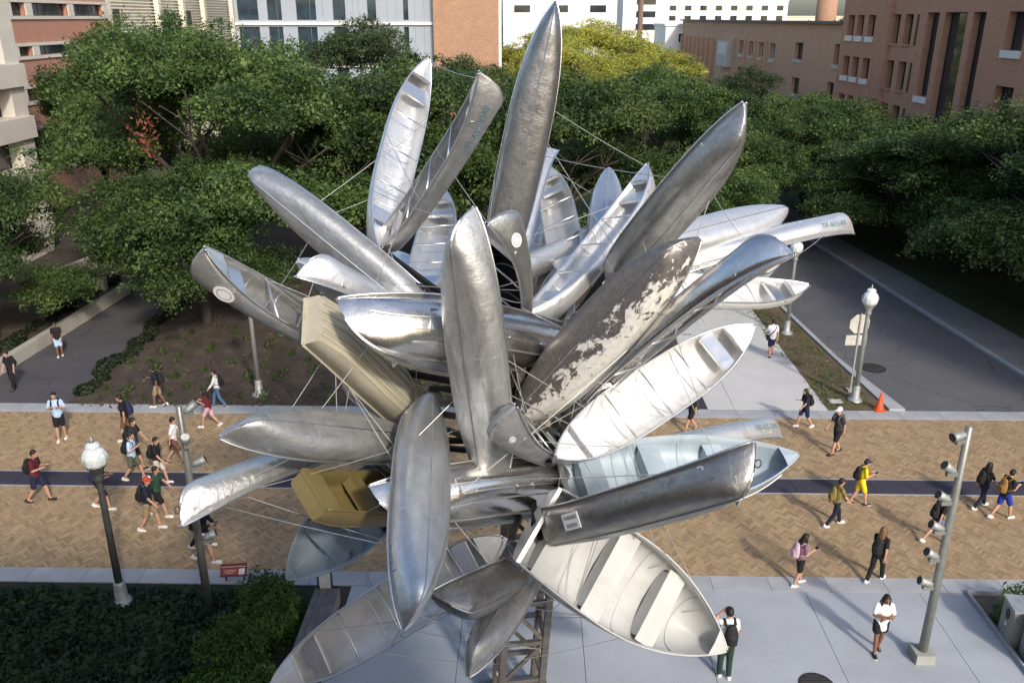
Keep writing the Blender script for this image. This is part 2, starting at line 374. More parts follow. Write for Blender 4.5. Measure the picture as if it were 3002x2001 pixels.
def side_caps(parent, w_, h, d, mat):
    """end walls joining the front to the body"""
    MB().add([(0, 0, 0), (0, d, 0), (0, d, h), (0, 0, h), (w_, 0, 0), (w_, d, 0), (w_, d, h), (w_, 0, h)], [(0, 3, 2, 1), (4, 5, 6, 7)]).obj('end_wall', mat, parent)
    MB().add([(0, 0, h), (w_, 0, h), (w_, .6, h), (0, .6, h)], [(0, 1, 2, 3)]).obj('parapet', mat, parent)
BR_R = brick_mat('brown_brick', (.46, .235, .15), (.55, .29, .185), (.5, .35, .25))
BR_L = brick_mat('tan_brick', (.56, .33, .215), (.64, .39, .26), (.54, .4, .3))
BR_P = brick_mat('pink_brick', (.38, .18, .12), (.44, .22, .155), (.4, .28, .22))
BR_O = brick_mat('orange_brick', (.34, .19, .12), (.42, .25, .16), (.42, .31, .23), 3)
M_WHITE = plain('white_paint', (.75, .74, .71), .6, var=.06)
M_PRECAST = concrete('precast_concrete', (.62, .58, .51), .12)
# B7 big brown brick building on the street; local x = 73 - Y
b7 = empty('brick_building', (26, 71.9, 0), R(-90), 'large brown brick building with tall narrow dark windows and white window units', 'building')
L7 = lambda Y: 71.9-Y
hol = []; 
for zt, zb in ((14.17, 12.7), (11.22, 9.77), (8.4, 6.95), (5.5, 4.1)):
    for Ya, Yb in ((70.8, 69.5), (68.9, 67.6), (66.85, 65.5)): hol.append((L7(Ya), L7(Yb), zb, zt, 'ac'))
    for Ya, Yb in ((62.5, 61.3), (60.55, 59.35)): hol.append((L7(Ya), L7(Yb), zb-.35, zt+.04, ''))
hol += [(L7(57.4), L7(55.8), 9.3, 14.3, 'ac'), (L7(55.1), L7(52.35), 6.0, 14.3, 'g'), (L7(51.7), L7(50.3), 6.0, 14.3, ''), (L7(48.0), L7(46.2), 12.4, 14.3, 'ac'), (L7(48), L7(46.2), 8.6, 10.6, ''), (L7(43.5), L7(41.9), 12.4, 14.3, '')]
W7 = 36
wall(b7, W7, 16.6, [q[:4] for q in hol], BR_R, .5)
block(b7, W7, 26, 16.5, BR_R, .6); side_caps(b7, W7, 16.6, .8, BR_R)
MB().box((9.1, -.12, 8.2), (.5, .24, 16.4)).obj('pier', BR_R, b7)
for a, b_, c, d, k in hol:
    window(b7, a, b_, c, d, .45, bars=3 if k == 'g' else 0)
    if k == 'ac': sill(b7, a, b_, c, M_WHITE, .38)
    if d-c < 3 and k == '': sill(b7, a, b_, c, BR_R, .12, 'sill')
for Y in (58.6,):
    for zt, zb in ((14.2, 12.3), (11.25, 9.4), (8.4, 6.6)): MB().box((L7(Y), -.02, (zt+zb)/2), (.18, .08, zt-zb)).obj('wall_slot', plain('rust_slot', (.1, .05, .035)), b7)
b7.location = (33, 91.2, -3.8); b7.scale = (1.269, 1.269, 1.269)      # stands behind the trees, ground falls away
# B6 low brick building with fins further down the same street
b6 = empty('brick_building', (26.4, 141, 0), R(-90), 'long low tan brick building with vertical fins and a pale sign panel', 'building')
L6 = lambda Y: 141-Y
hol = []
for Ya, Yb in ((105.3, 102.8), (101, 98.6), (96.9, 94.5), (92.7, 90.2)):
    hol += [(L6(Ya)+.3, L6(Yb)-.3, 10.05, 11.55, 2), (L6(Ya)+.3, L6(Yb)-.3, 7.2, 8.62, 2), (L6(Ya)+.3, L6(Yb)-.3, 4.2, 5.7, 2)]
hol += [(L6(84.2), L6(81.9), 10.4, 11.85, 0), (L6(84.2), L6(81.9), 7.3, 8.8, 0), (L6(73.9), L6(72.4), 10.4, 12, 0), (L6(74.6), L6(73), 7.4, 9, 0)]
wall(b6, 69, 13.5, [q[:4] for q in hol], BR_L, .4); block(b6, 69, 30, 13.4, BR_L, .5); side_caps(b6, 69, 13.5, .5, BR_L)
for a, b_, c, d, k in hol:
    window(b6, a, b_, c, d, .38, mull=k, fr=M_FRAME if k == 0 else M_WHITE); sill(b6, a, b_, c, M_PRECAST, .3, 'sill')
for k in range(8): MB().box((2.0+k*3.0, -.25, 5.75), (.55, .5, 11.4)).obj('fin', BR_L, b6)
for Y in (107, 102, 97.7, 93.6): MB().box((L6(Y), -.12, 5.9), (.4, .24, 11.7)).obj('fin', BR_L, b6)
MB().box((34.5, -.1, 13.62), (69.3, .6, .22)).obj('coping', plain('dark_coping', (.12, .12, .13)), b6)
sg = MB().box((L6(110.3), -.4, 9.9), (5.4, .7, 2.9)).obj('sign_panel', M_PRECAST, b6)
MB().box((L6(110.3), -.77, 10.5), (4.2, .04, 1.3)).obj('notice', plain('pale_notice', (.72, .7, .62)), sg)
b6.location = (33.4, 178.9, -3.8); b6.scale = (1.269, 1.269, 1.269)
# B2 pink brick and B3 louvred building on the other side
b2 = empty('brick_building', (-36, 58, 0), R(90), 'pink brick building with ribbon windows in white concrete bands', 'building')
L2 = lambda Y: Y-58
hol = []
for zt, zb in ((15, 14.1), (11.97, 11.3), (9, 8.1), (6, 5.1)):
    for Ya, Yb in ((60, 65), (66, 67.7), (69, 74.2), (75.5, 80.6)): hol.append((L2(Ya), L2(Yb), zb, zt))
wall(b2, 23.6, 17.5, hol, BR_P, .35); block(b2, 23.6, 24, 17.4, BR_P, .5); side_caps(b2, 23.6, 17.5, .5, BR_P)
for a, b_, c, d in hol: window(b2, a, b_, c, d, .3, mull=3)
for zt, zb in ((15, 14.1), (11.97, 11.3), (9, 8.1), (6, 5.1)):
    MB().box((11.8, -.06, zb-.13), (23.7, .12, .22)).obj('band', M_PRECAST, b2); MB().box((11.8, -.06, zt+.13), (23.7, .12, .22)).obj('band', M_PRECAST, b2)
    for x in (2-.5, 7.5, 10.35, 16.85, 23.1): MB().box((x, -.05, (zt+zb)/2), (.9, .1, zt-zb)).obj('pilaster', M_PRECAST, b2)
b3 = empty('louvred_building', (-36, 82, 0), R(90), 'cream white building screened by horizontal louvres', 'building')
block(b3, 39, 20, 18, plain('cream_wall', (.68, .64, .54), .7), 1.2, 'wall')
for k in range(46): MB().box((19.5, .9, 4+k*.3), (38.6, .16, .1)).obj('louvre', plain('cream_louvre', (.78, .74, .63), .6, bmp=0), b3)
for x in (1.0, 13, 20, 27, 38): MB().box((x, .6, 9), (.7, .5, 18)).obj('column', MATS['cream_wall'], b3)
for x in (2.2, 14.4, 21): MB().box((x, .3, 13.9), (1.1, .15, 1.6)).obj('dark_opening', M_FRAME, b3)
# B1 precast concrete building at the edge
b1 = empty('concrete_building', (-29.5, 26, 0), R(90), 'beige concrete building with deep dark window bands and brick ends at the path', 'building')
W1 = 27.9; hol = []
for k in range(5):
    zt = 13.07-3.02*k+.02
    for x in np.arange(1.2, W1-3, 5.2): hol.append((float(x), float(x)+4.4, zt-1.62, zt))
hol = [q for q in hol if q[2] > .3]
wall(b1, W1, 16.2, hol, M_PRECAST, .9); block(b1, W1, 18, 16, M_PRECAST, 1.0); side_caps(b1, W1, 16.2, 1.0, M_PRECAST)
for a, b_, c, d in hol: window(b1, a, b_, c, d, .85, mull=1, bars=1)
for k in range(5):
    zt = 13.07-3.02*k; MB().box((W1/2, -.12, zt-2.3), (W1+.2, .24, 1.28)).obj('spandrel', M_PRECAST, b1)
# B4 grey panel and glass front, B5 orange brick stair tower
b4 = empty('glass_building', (-30.2, 100, 0), 0, 'pale grey panelled building with tall dark glass strips', 'building')
M_PANEL = plain('grey_panel', (.33, .37, .42), .4, var=.06, scale=.5)
hol = []
for zt, zb in ((17.4, 13.7), (13.0, 9.2), (8.7, 4.9)):
    for a, b_ in ((-29.9, -27.65), (-26.65, -25.1), (-23.5, -21.35), (-19.5, -18.15), (-15.75, -14.8), (-11.85, -11.3)): hol.append((a+30.2, b_+30.2, zb, zt))
wall(b4, 21.6, 20, hol, M_PANEL, .25); block(b4, 21.6, 18, 19.9, M_PANEL, .4); side_caps(b4, 21.6, 20, .4, M_PANEL)
for a, b_, c, d in hol: window(b4, a, b_, c, d, .2, M_GLASSB, mull=1 if b_-a > 1.2 else 0)
for z in (13.35, 8.95): MB().box((10.8, -.12, z), (21.7, .24, .3)).obj('ledge', M_WHITE, b4)
for x in (4.6, 8.2, 9.6, 12.9, 13.5, 16.6, 17.6, 19.6, 20.6): MB().box((x, -.006, 10), (.035, .02, 19.8)).obj('joint', plain('joint_grey', (.2, .22, .24)), b4)  # thin grey strips along the panel joints
b5 = empty('brick_tower', (-8.55, 99.2, 0), 0, 'plain orange brick stair tower beside the grey panelled building', 'building')
block(b5, 7.1, 12, 24, BR_O, 0, 'wall'); MB().box((7.25, .3, 12), (.3, .6, 24)).obj('corner_pier', M_WHITE, b5)
# unseen blocks sized and placed for shade: behind the camera, and beside the street
b0 = empty('brick_building', (-46, -1.6, 0), R(180), 'unseen tan brick building behind the camera, sized to shade the plaza and boats', 'building'); b0.location = (6.5, -1.6, 0)
block(b0, 46, 16, 15.3, BR_L, 0, 'wall'); MB().box((23, -.0, 15.4), (46.4, .5, .25)).obj('coping', M_PRECAST, b0)
for x in range(3, 44, 4):
    for z in (2.2, 5.8, 9.4, 12.4):
        q = window(b0, x, x+1.8, z, z+2.2, -.05)
b8 = empty('brick_building', (30, 10, 0), 0, 'unseen tan brick block placed to shade the asphalt street', 'building')
block(b8, 26, 16, 20, BR_L, 0, 'wall'); MB().box((13, -.0, 20.1), (26.3, .4, .25)).obj('coping', M_PRECAST, b8)
for x in range(2, 24, 4):
    for z in (2.2, 5.8, 9.4, 13, 16.6): window(b8, x, x+1.8, z, z+2.2, -.05)
# far bright town
def far_block(x, y, w_, d, h, mat, label, rows=3, cols=5, wn=True, cat='building', rz=0):
    e = empty('far_building', (x, y, 0), rz, label, cat)
    block(e, w_, d, h, mat, 0, 'wall'); MB().box((w_/2, d/2, h+.2), (w_+.5, d+.5, .4)).obj('roof', mat, e)
    if wn:
        for r_ in range(rows):
            for c_ in range(cols):
                x_ = w_*(c_+.5)/cols; z_ = h-2.2-r_*3.1
                MB().box((x_, -.04, z_), (w_/cols*.42, .12, 1.5)).obj('window', M_GLASS, e)
    return e
M_FARW = plain('sunlit_white_wall', (.86, .85, .83), .7, var=.04); M_FARC = plain('sunlit_cream_wall', (.78, .66, .52), .7, var=.05)  # very pale base colours stand in for glare on far walls
far_block(-2, 210, 26, 20, 18, M_FARW, 'distant white block behind the sunlit yellow green trees', 1, 3)
far_block(29, 240, 12, 20, 20, M_FARW, 'distant narrow white block with dark openings', 3, 1)
far_block(30, 178, 9, 14, 12.4, M_FARW, 'white house with stacked balconies beyond the low brick building', 4, 1)
far_block(39, 166, 8, 14, 13, M_FARC, 'peach coloured block next to the low brick building', 2, 2, False)
far_block(50, 300, 40, 20, 19, M_FARW, 'wide distant white block over the roof of the low brick building', 2, 8)
far_block(80, 330, 60, 24, 14, M_FARC, 'very wide distant pale block at the skyline', 2, 9)
far_block(-60, 260, 50, 20, 16, M_FARC, 'distant cream block behind the grey panelled building', 3, 8)
ch = empty('chimney', (76, 222, 0), 0, 'tall round orange brick chimney on the skyline', 'chimney')
MB().lathe([(2.6, 0), (2.3, 24)], 18).obj('shaft', BR_O, ch, True); MB().lathe([(2.5, 24), (2.6, 24.6), (2.2, 24.8)], 18).obj('rim', BR_O, ch)
po = empty('street_lamp', (21, 150, 0), 0, 'thin brown pole standing before the distant white block', 'pole')
MB().lathe([(.5, 0), (.45, 17)], 8).obj('pole', plain('brown_pole', (.2, .13, .1)), po); MB().box((0, 0, 17), (1.2, .3, .3)).obj('arm', MATS['brown_pole'], po)
# ================================================================== plants
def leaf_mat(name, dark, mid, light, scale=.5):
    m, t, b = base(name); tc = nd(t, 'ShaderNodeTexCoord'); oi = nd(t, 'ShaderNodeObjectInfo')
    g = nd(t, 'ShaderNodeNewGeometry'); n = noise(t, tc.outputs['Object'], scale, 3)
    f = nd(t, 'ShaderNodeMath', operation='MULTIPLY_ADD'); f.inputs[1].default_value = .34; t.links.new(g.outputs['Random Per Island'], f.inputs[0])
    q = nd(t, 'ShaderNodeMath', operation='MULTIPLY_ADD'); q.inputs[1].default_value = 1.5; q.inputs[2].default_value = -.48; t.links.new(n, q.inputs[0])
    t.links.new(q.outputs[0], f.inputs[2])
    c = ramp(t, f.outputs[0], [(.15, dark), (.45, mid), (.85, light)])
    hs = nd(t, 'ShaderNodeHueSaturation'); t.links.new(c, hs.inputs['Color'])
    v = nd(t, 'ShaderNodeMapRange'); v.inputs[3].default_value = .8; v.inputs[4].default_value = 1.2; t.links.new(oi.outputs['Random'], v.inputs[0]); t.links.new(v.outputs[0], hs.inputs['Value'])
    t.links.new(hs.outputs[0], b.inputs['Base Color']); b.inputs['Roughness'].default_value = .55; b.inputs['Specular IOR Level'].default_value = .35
    tr = nd(t, 'ShaderNodeBsdfTranslucent'); t.links.new(hs.outputs[0], tr.inputs['Color'])
    ms = nd(t, 'ShaderNodeMixShader'); ms.inputs[0].default_value = .25
    t.links.new(b.outputs[0], ms.inputs[1]); t.links.new(tr.outputs[0], ms.inputs[2])
    t.links.new(ms.outputs[0], t.nodes['Material Output'].inputs[0]); MATS[name] = m; return m
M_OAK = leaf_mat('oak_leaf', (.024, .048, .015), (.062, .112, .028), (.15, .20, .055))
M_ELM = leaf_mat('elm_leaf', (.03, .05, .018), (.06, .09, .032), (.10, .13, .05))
M_SUN = leaf_mat('sun_painted_leaf', (.16, .19, .035), (.32, .33, .055), (.48, .45, .09), .25)  # foliage colour raised to carry far sunlight and glare
M_BOX = leaf_mat('boxwood_leaf', (.028, .065, .01), (.065, .135, .018), (.13, .22, .032), 1.5)
M_IVYL = leaf_mat('ivy_leaf', (.008, .022, .008), (.016, .04, .014), (.04, .075, .025), 1)
M_SHR = leaf_mat('shrub_leaf', (.01, .018, .008), (.018, .03, .013), (.035, .05, .022), 2)
M_YEL = leaf_mat('lily_leaf', (.035, .06, .016), (.07, .10, .025), (.16, .16, .045), 2)
M_RED = leaf_mat('dead_leaf', (.12, .035, .02), (.2, .06, .03), (.26, .1, .05), 2)
M_BARK = plain('bark', (.055, .045, .038), .95, var=.4, scale=5, bmp=.8, bscale=18)
def leaf_mesh(name, cen, nrm_bias, size, rng, mat, aspect=.55, droop=.0):
    """cen: (n,3) leaf centres. One diamond per leaf, facing mostly outward/up"""
    n = len(cen); d = rng.normal(size=(n, 3))*.75+nrm_bias; d /= np.linalg.norm(d, axis=1)[:, None]
    a = rng.normal(size=(n, 3)); a -= d*(a*d).sum(1)[:, None]; a /= np.linalg.norm(a, axis=1)[:, None]; b = np.cross(d, a)
    s = (size*np.exp(rng.normal(size=n)*.38))[:, None]
    v = np.empty((n, 4, 3)); v[:, 0] = cen-a*s; v[:, 1] = cen-b*s*aspect; v[:, 2] = cen+a*s; v[:, 3] = cen+b*s*aspect
    m = bpy.data.meshes.new(name); m.vertices.add(n*4); m.vertices.foreach_set('co', v.astype(np.float32).ravel())
    m.loops.add(n*4); m.loops.foreach_set('vertex_index', np.arange(n*4, dtype=np.int32))
    m.polygons.add(n); m.polygons.foreach_set('loop_start', np.arange(n, dtype=np.int32)*4)
    m.update(calc_edges=True); m.materials.append(mat); return m
def crown_points(rng, r, zc, rz, clumps, per, cr):
    """sprays of leaves set on several uneven lobes, with gaps between the lobes"""
    P = []; B = []; nl = 15; lobes = []
    for k in range(nl):
        a = k*2.4+rng.uniform(-.4, .4)
        if k == 0: q, hgt = 0, .64
        elif k < 7: q, hgt = .52*rng.uniform(.7, 1.1), rng.uniform(.3, .62)
        else: q, hgt = .74*rng.uniform(.85, 1.1), rng.uniform(-.32, .25)
        lobes.append((np.array([math.cos(a)*r*q, math.sin(a)*r*q, zc+rz*hgt]), r*rng.uniform(.3, .42), rz*rng.uniform(.22, .34)))
    for k in range(clumps):
        lc, lr, lz = lobes[rng.integers(nl)]
        u = rng.normal(size=3); u /= np.linalg.norm(u); u[2] = u[2] if u[2] > -.25 else -u[2]*.6
        rad = rng.uniform(.3, 1.08)
        c = lc+np.array([u[0]*lr, u[1]*lr, u[2]*lz])*rad
        s = cr*rng.uniform(.55, 1.3); n = int(per*(s/cr)**2)
        az = math.atan2(c[1], c[0])+rng.normal()*.7; ca, sa = math.cos(az), math.sin(az)
        l = rng.beta(1.3, 1.8, n)*2.0-.6; wd = rng.normal(size=n)*.38*(1.1-.45*np.abs(l)); th = rng.normal(size=n)*.16
        x = l*s; y = wd*s; z = th*s-.16*s*np.maximum(l, 0)**2+rng.normal()*.1*x
        P.append(c+np.stack([x*ca-y*sa, x*sa+y*ca, z], 1)); B.append(np.tile([u[0]*.35, u[1]*.35, .95], (n, 1)))
    return np.vstack(P), np.vstack(B)
def make_tree(seed, r, h, mat, leaf=.13, clumps=190, per=260, cr=1.15, trunk_h=3.2, zlow=.36):
    rng = np.random.default_rng(seed); rd = random.Random(seed)
    root = empty('oak_tree')
    zc = h*(zlow+.12); rz = h-zc
    P, Bn = crown_points(rng, r, zc, rz, clumps, per, cr)
    cm = leaf_mesh('crown', P, Bn, leaf, rng, mat); link('crown', cm, mat, root)
    mb = MB(); mb.tube([(0, 0, -.1), (.05, 0, .5), (.1, .05, trunk_h*.6), (.05, .1, trunk_h)], [.42, .33, .28, .25], 9)
    mb.obj('trunk', M_BARK, root, True)
    lb = MB()
    for k in range(9):
        a = k*2.4+rd.uniform(-.3, .3); rr_ = r*rd.uniform(.55, .85); z2 = zc+rz*rd.uniform(.0, .6)
        p0 = Vector((0, 0, trunk_h*rd.uniform(.75, 1))); p3 = Vector((math.cos(a)*rr_, math.sin(a)*rr_, z2))
        p1 = p0.lerp(p3, .35)+Vector((rd.uniform(-.4, .4), rd.uniform(-.4, .4), rd.uniform(.2, .9))); p2 = p0.lerp(p3, .7)+Vector((rd.uniform(-.5, .5), rd.uniform(-.5, .5), rd.uniform(0, .6)))
        lb.tube([p0, p1, p2, p3], [.17, .12, .075, .03], 6)
        for q in range(3):
            e = p2.lerp(p3, rd.random())+Vector((rd.uniform(-1.6, 1.6), rd.uniform(-1.6, 1.6), rd.uniform(.2, 1.4))); lb.tube([p1.lerp(p2, rd.random()), p2.lerp(p3, .3), e], [.06, .045, .015], 5)
    lb.obj('limbs', M_BARK, root, True)
    return root
PROTO = [make_tree(11, 7.2, 12.6, M_OAK, .066, 760, 270, 1.15), make_tree(23, 6.4, 11.6, M_OAK, .066, 660, 270, 1.1),
         make_tree(37, 5.2, 12.4, M_ELM, .062, 430, 230, .95, 4.0, .42), make_tree(51, 6.0, 10.6, M_OAK, .066, 640, 270, 1.05, 2.8, .3)]
used = set()
def tree(k, x, y, s, rz, label, sz=None, mat=None, group=None):
    o = PROTO[k] if k not in used and mat is None else copy_tree(PROTO[k]); 
    if mat is None: used.add(k)
    o.location = (x, y, 0); o.scale = (s, s, sz or s); o.rotation_euler = (0, 0, rz); tag(o, label, 'tree', group)
    if mat:
        for c in o.children:
            if c.name.startswith('crown'): c.data = c.data.copy(); c.data.materials.clear(); c.data.materials.append(mat)
    return o
tree(0, -14.6, 43.2, 1.08, .3, 'broad oak with a patch of rusty dead leaves over the planting bed', 1.12)
tree(1, -14.9, 39.6, .72, 4.7, 'low spreading oak at the edge of the asphalt path', .74)
tree(3, -8.6, 47.5, .95, 3.3, 'oak filling the gap behind the white open canoe', 1.12)
tree(3, 26.2, 38.6, .92, 2.9, 'dark oak leaning over the far sidewalk', .95)
tree(1, 28.6, 47.2, .8, .6, 'dark oak against the foot of the brown brick building', .74)
tree(3, 13.6, 58.5, .8, 2.4, 'oak beside the street just past the young leaning oak', .8)
tree(1, -20.5, 55, 1.0, 1.3, 'dense oak between the broad oak and the louvred building', 1.3)
tree(3, -24.2, 37.5, .72, 2.0, 'small oak overhanging the low concrete wall', .8)
tree(1, -5.2, 50, 1.08, 2.6, 'oak rising behind the tan and silver boats', 1.1)
tree(3, 2.5, 48.5, 1.1, .9, 'oak directly behind the tallest dark canoe', 1.14)
tree(0, 9.2, 55, .86, 3.9, 'grey green oak between the sidewalk and the soil bed', .92)
tree(2, -10.5, 66, 1.05, .5, 'feathery dark tree against the grey panelled building', 1.2)
tree(2, -4.0, 68, .98, 2.2, 'feathery tree before the orange brick tower', .97)
tree(3, 10.6, 44.8, .58, 5.0, 'young oak leaning over the sidewalk lamp', .7)
tree(1, 17.0, 63, .86, 4.4, 'round oak at the bend of the asphalt street', .8)
tree(3, 22.5, 66, .95, 1.1, 'dark oak before the low brick building', .88)
tree(1, 24.6, 51.5, .95, 2.2, 'dark oak standing on the shaded lawn near the brown brick building', .78)
tree(0, 27.6, 42.5, 1.0, 5.3, 'largest dark oak on the shaded lawn across the street', .84)
tree(3, 28.8, 34.2, 1.05, .2, 'dark oak at the corner of the shaded lawn', 1.0)
tree(3, 31.8, 38.6, 1.0, 1.9, 'dark oak farthest back in the corner of the shaded lawn', .85)
tree(1, 26.8, 60, 1.0, 3.6, 'dark oak in front of the white window units', .7)
tree(3, 28.0, 56.5, .95, 4.4, 'dark oak tucked against the brown brick wall', .74)
tree(2, 13.0, 78, 1.0, 4.1, 'slender tree down the street behind the boat cluster', .85)
tree(2, 21.5, 81, .8, 1.0, 'conifer-like dark tree before the tan brick fins', .85)
tree(1, -29.8, 63, .72, 5.5, 'shaded oak between the beige and the pink building', 1.1)
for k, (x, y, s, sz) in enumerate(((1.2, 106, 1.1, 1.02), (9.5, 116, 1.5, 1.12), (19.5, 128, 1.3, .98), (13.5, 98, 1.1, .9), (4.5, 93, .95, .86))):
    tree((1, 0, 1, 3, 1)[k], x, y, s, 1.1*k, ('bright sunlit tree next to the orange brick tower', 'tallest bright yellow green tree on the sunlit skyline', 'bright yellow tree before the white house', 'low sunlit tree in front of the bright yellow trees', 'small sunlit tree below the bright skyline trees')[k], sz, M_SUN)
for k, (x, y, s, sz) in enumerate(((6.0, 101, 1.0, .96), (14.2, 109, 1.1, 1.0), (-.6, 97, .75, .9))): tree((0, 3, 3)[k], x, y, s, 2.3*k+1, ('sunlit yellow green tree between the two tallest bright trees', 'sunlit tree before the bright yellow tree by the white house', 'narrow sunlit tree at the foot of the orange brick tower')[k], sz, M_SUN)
for k, (x, y) in enumerate(((66, 205), (84, 215), (97, 205))): tree(1, x, y, 1.9, k*2.0, 'pale distant tree on the skyline beside the round chimney', 1.38 if k else 1.2, M_ELM, 'trees around the distant chimney')
for k in PROTO:
    if k not in [PROTO[i] for i in used]: bpy.data.objects.remove(k)
# rusty dead leaves on two of the oaks
bpy.context.view_layer.update()
for k, (x, y, z, r_, nm_) in enumerate(((-15.6, 37.2, 9.4, .7, 'rusty dead leaves'), (24.6, 37.0, 8.6, .55, 'red dead leaves'))):
    T_ = [q for q in bpy.data.objects if q.get('label', '').startswith(('broad oak with', 'largest dark oak')[k])][0]
    rng = np.random.default_rng(70+k); q = rng.normal(size=(170, 3))*np.array([r_*.5, r_*.5, r_*.8])
    o = link('dead_leaves', leaf_mesh('dead_leaves', q, np.tile([0, -.3, .6], (170, 1)), .075, rng, M_RED), M_RED, T_); o.location = T_.matrix_world.inverted() @ Vector((x, y, z)); tag(o, nm_, kind='stuff')
# shrubs, hedges, tufts
def shrub_mesh(seed, r, hz, n, leaf, mat, flat=.0):
    rng = np.random.default_rng(seed); q = rng.normal(size=(n, 3)); q /= np.linalg.norm(q, axis=1)[:, None]; q[:, 2] = np.abs(q[:, 2])
    lump = 1+.14*np.sin(q[:, 0]*7+seed)*np.cos(q[:, 1]*6)+.1*np.sin(q[:, 2]*9+seed)
    p = q*(lump*rng.uniform(.72, 1.04, n))[:, None]*np.array([r, r, hz])
    return leaf_mesh('foliage', p, q+np.array([0, 0, .3]), leaf, rng, mat, .6)
def stems(h, n=5, rd=random.Random(3)):
    mb = MB()
    for k in range(n): mb.tube([(0, 0, 0), (rd.uniform(-.15, .15)*h, rd.uniform(-.15, .15)*h, h*.5), (rd.uniform(-.4, .4)*h, rd.uniform(-.4, .4)*h, h*.85)], [.02, .014, .006], 5)
    return mb.mesh('stems')
SM = [shrub_mesh(s, 1, 1, 5200, .036, M_BOX) for s in (1, 2, 3)]; ST = stems(1)
def shrub(x, y, r_, hz, k, label, mesh=None, mat=M_BOX, group=None, cat='shrub', name='boxwood_shrub'):
    e = empty(name, (x, y, 0), k*1.3, label, cat, group); f = link('foliage', mesh or SM[k % 3], mat, e); f.scale = (r_, r_, hz)
    s = link('stems', ST, M_BARK, e); s.scale = (r_, r_, hz*.9); return e
hd = [(-6.15, 17.85, .85, 1.0), (-5.9, 17.1, .8, .95), (-6.5, 16.5, .8, .85), (-6.4, 15.7, .9, 1.1), (-5.9, 14.9, .8, 1.0), (-6.5, 14.2, .9, 1.0), (-5.9, 13.3, .85, 1.0)]
for k, (x, y, a, h_) in enumerate(hd):
    shrub(x, y, a, h_, k, ('large bright boxwood at the street end of the hedge', 'boxwood in the hedge touching the plank ledge, second from the street', 'boxwood in the hedge set back from the plank ledge', 'boxwood in the middle of the hedge', 'smaller boxwood leaning on the plank ledge', 'boxwood toward the building end of the hedge', 'last boxwood of the hedge by the building')[k], group='boxwood hedge')
shrub(12.7, 17.35, .72, .95, 1, 'round dark green shrub in the gravel bed behind the litter bins')
TF = []
for s in range(3):
    rng = np.random.default_rng(90+s); n = 46; a = rng.uniform(0, 6.28, n); rr_ = rng.uniform(.02, .22, n); c = np.stack([np.cos(a)*rr_, np.sin(a)*rr_, rng.uniform(.06, .3, n)], 1)
    TF.append(leaf_mesh('blades', c, np.stack([np.cos(a), np.sin(a), np.full(n, .8)], 1)*1.5, .11, rng, M_YEL, .2))
rd = random.Random(8)
spots = []
while len(spots) < 78:
    x, y = rd.uniform(-16.6, -1), 30.4+8*rd.random()**1.5
    if all((x-a)**2+(y-b_)**2 > .4 for a, b_ in spots): spots.append((x, y))
for k, (x, y) in enumerate(spots):
    e = empty('grass_tuft', (x, y, .02), k*2.1, 'small yellow green grassy plant spaced out in the soil bed', 'plant', 'young plants in the soil bed')
    f = link('blades', TF[k % 3], M_YEL, e); q = rd.uniform(.5, 1.15); f.scale = (q, q, q)
SD = shrub_mesh(9, .34, .36, 600, .05, M_SHR)
for k in range(26):
    y = 31.2+k*.66; x = -17.05-.045*(y-30)+rd.uniform(-.15, .5)
    e = empty('low_shrub', (x, y, 0), k*1.7, 'small dark rounded shrub edging the asphalt path', 'shrub', 'shrubs edging the asphalt path')
    f = link('foliage', SD, M_SHR, e); q = rd.uniform(.8, 1.25); f.scale = (q, q, q)
for k in range(22):
    y = 31+k*.75; x = -22.9-.4*rd.random()+.02*(y-30)
    e = empty('low_shrub', (x, y, 0), k*1.7, 'small dark shrub behind the long low wall', 'shrub', 'shrubs behind the long low wall')
    f = link('foliage', SD, M_SHR, e); q = rd.uniform(.7, 1.3); f.scale = (q, q, q)
rng = np.random.default_rng(15); n = 6000; c = np.stack([rng.uniform(-16.5, 5, n), 30.1+10*rng.random(n)**1.3, np.full(n, .05)], 1); c = c[(np.sin(c[:, 0]*1.7)*np.cos(c[:, 1]*2.1)+rng.normal(size=n)*.3) > .35]
o = link('ground_cover', leaf_mesh('ground_cover', c, np.tile([0, 0, 1.0], (len(c), 1)), .05, rng, M_YEL, .4), M_YEL); tag(o, 'thin green ground cover over the soil bed', 'plants', kind='stuff')
# ivy carpet
rng = np.random.default_rng(5); n = 60000
c = np.stack([rng.uniform(-17, -5.6, n), rng.uniform(7.5, 18.6, n), np.zeros(n)], 1)
hgt = .16+.09*np.sin(c[:, 0]*1.9)*np.cos(c[:, 1]*1.3)+.05*np.sin(c[:, 0]*5+c[:, 1]*4); bare = (np.sin(c[:, 0]*.9+1)*np.cos(c[:, 1]*.8) > .72)
c[:, 2] = hgt*rng.uniform(.3, 1.1, n); c = c[~bare]
o = link('ivy', leaf_mesh('ivy', c, np.tile([0, 0, 1.2], (len(c), 1)), .055, rng, M_IVYL, .8), M_IVYL); tag(o, 'dark ivy ground cover beside the plaza', 'ivy', kind='stuff')
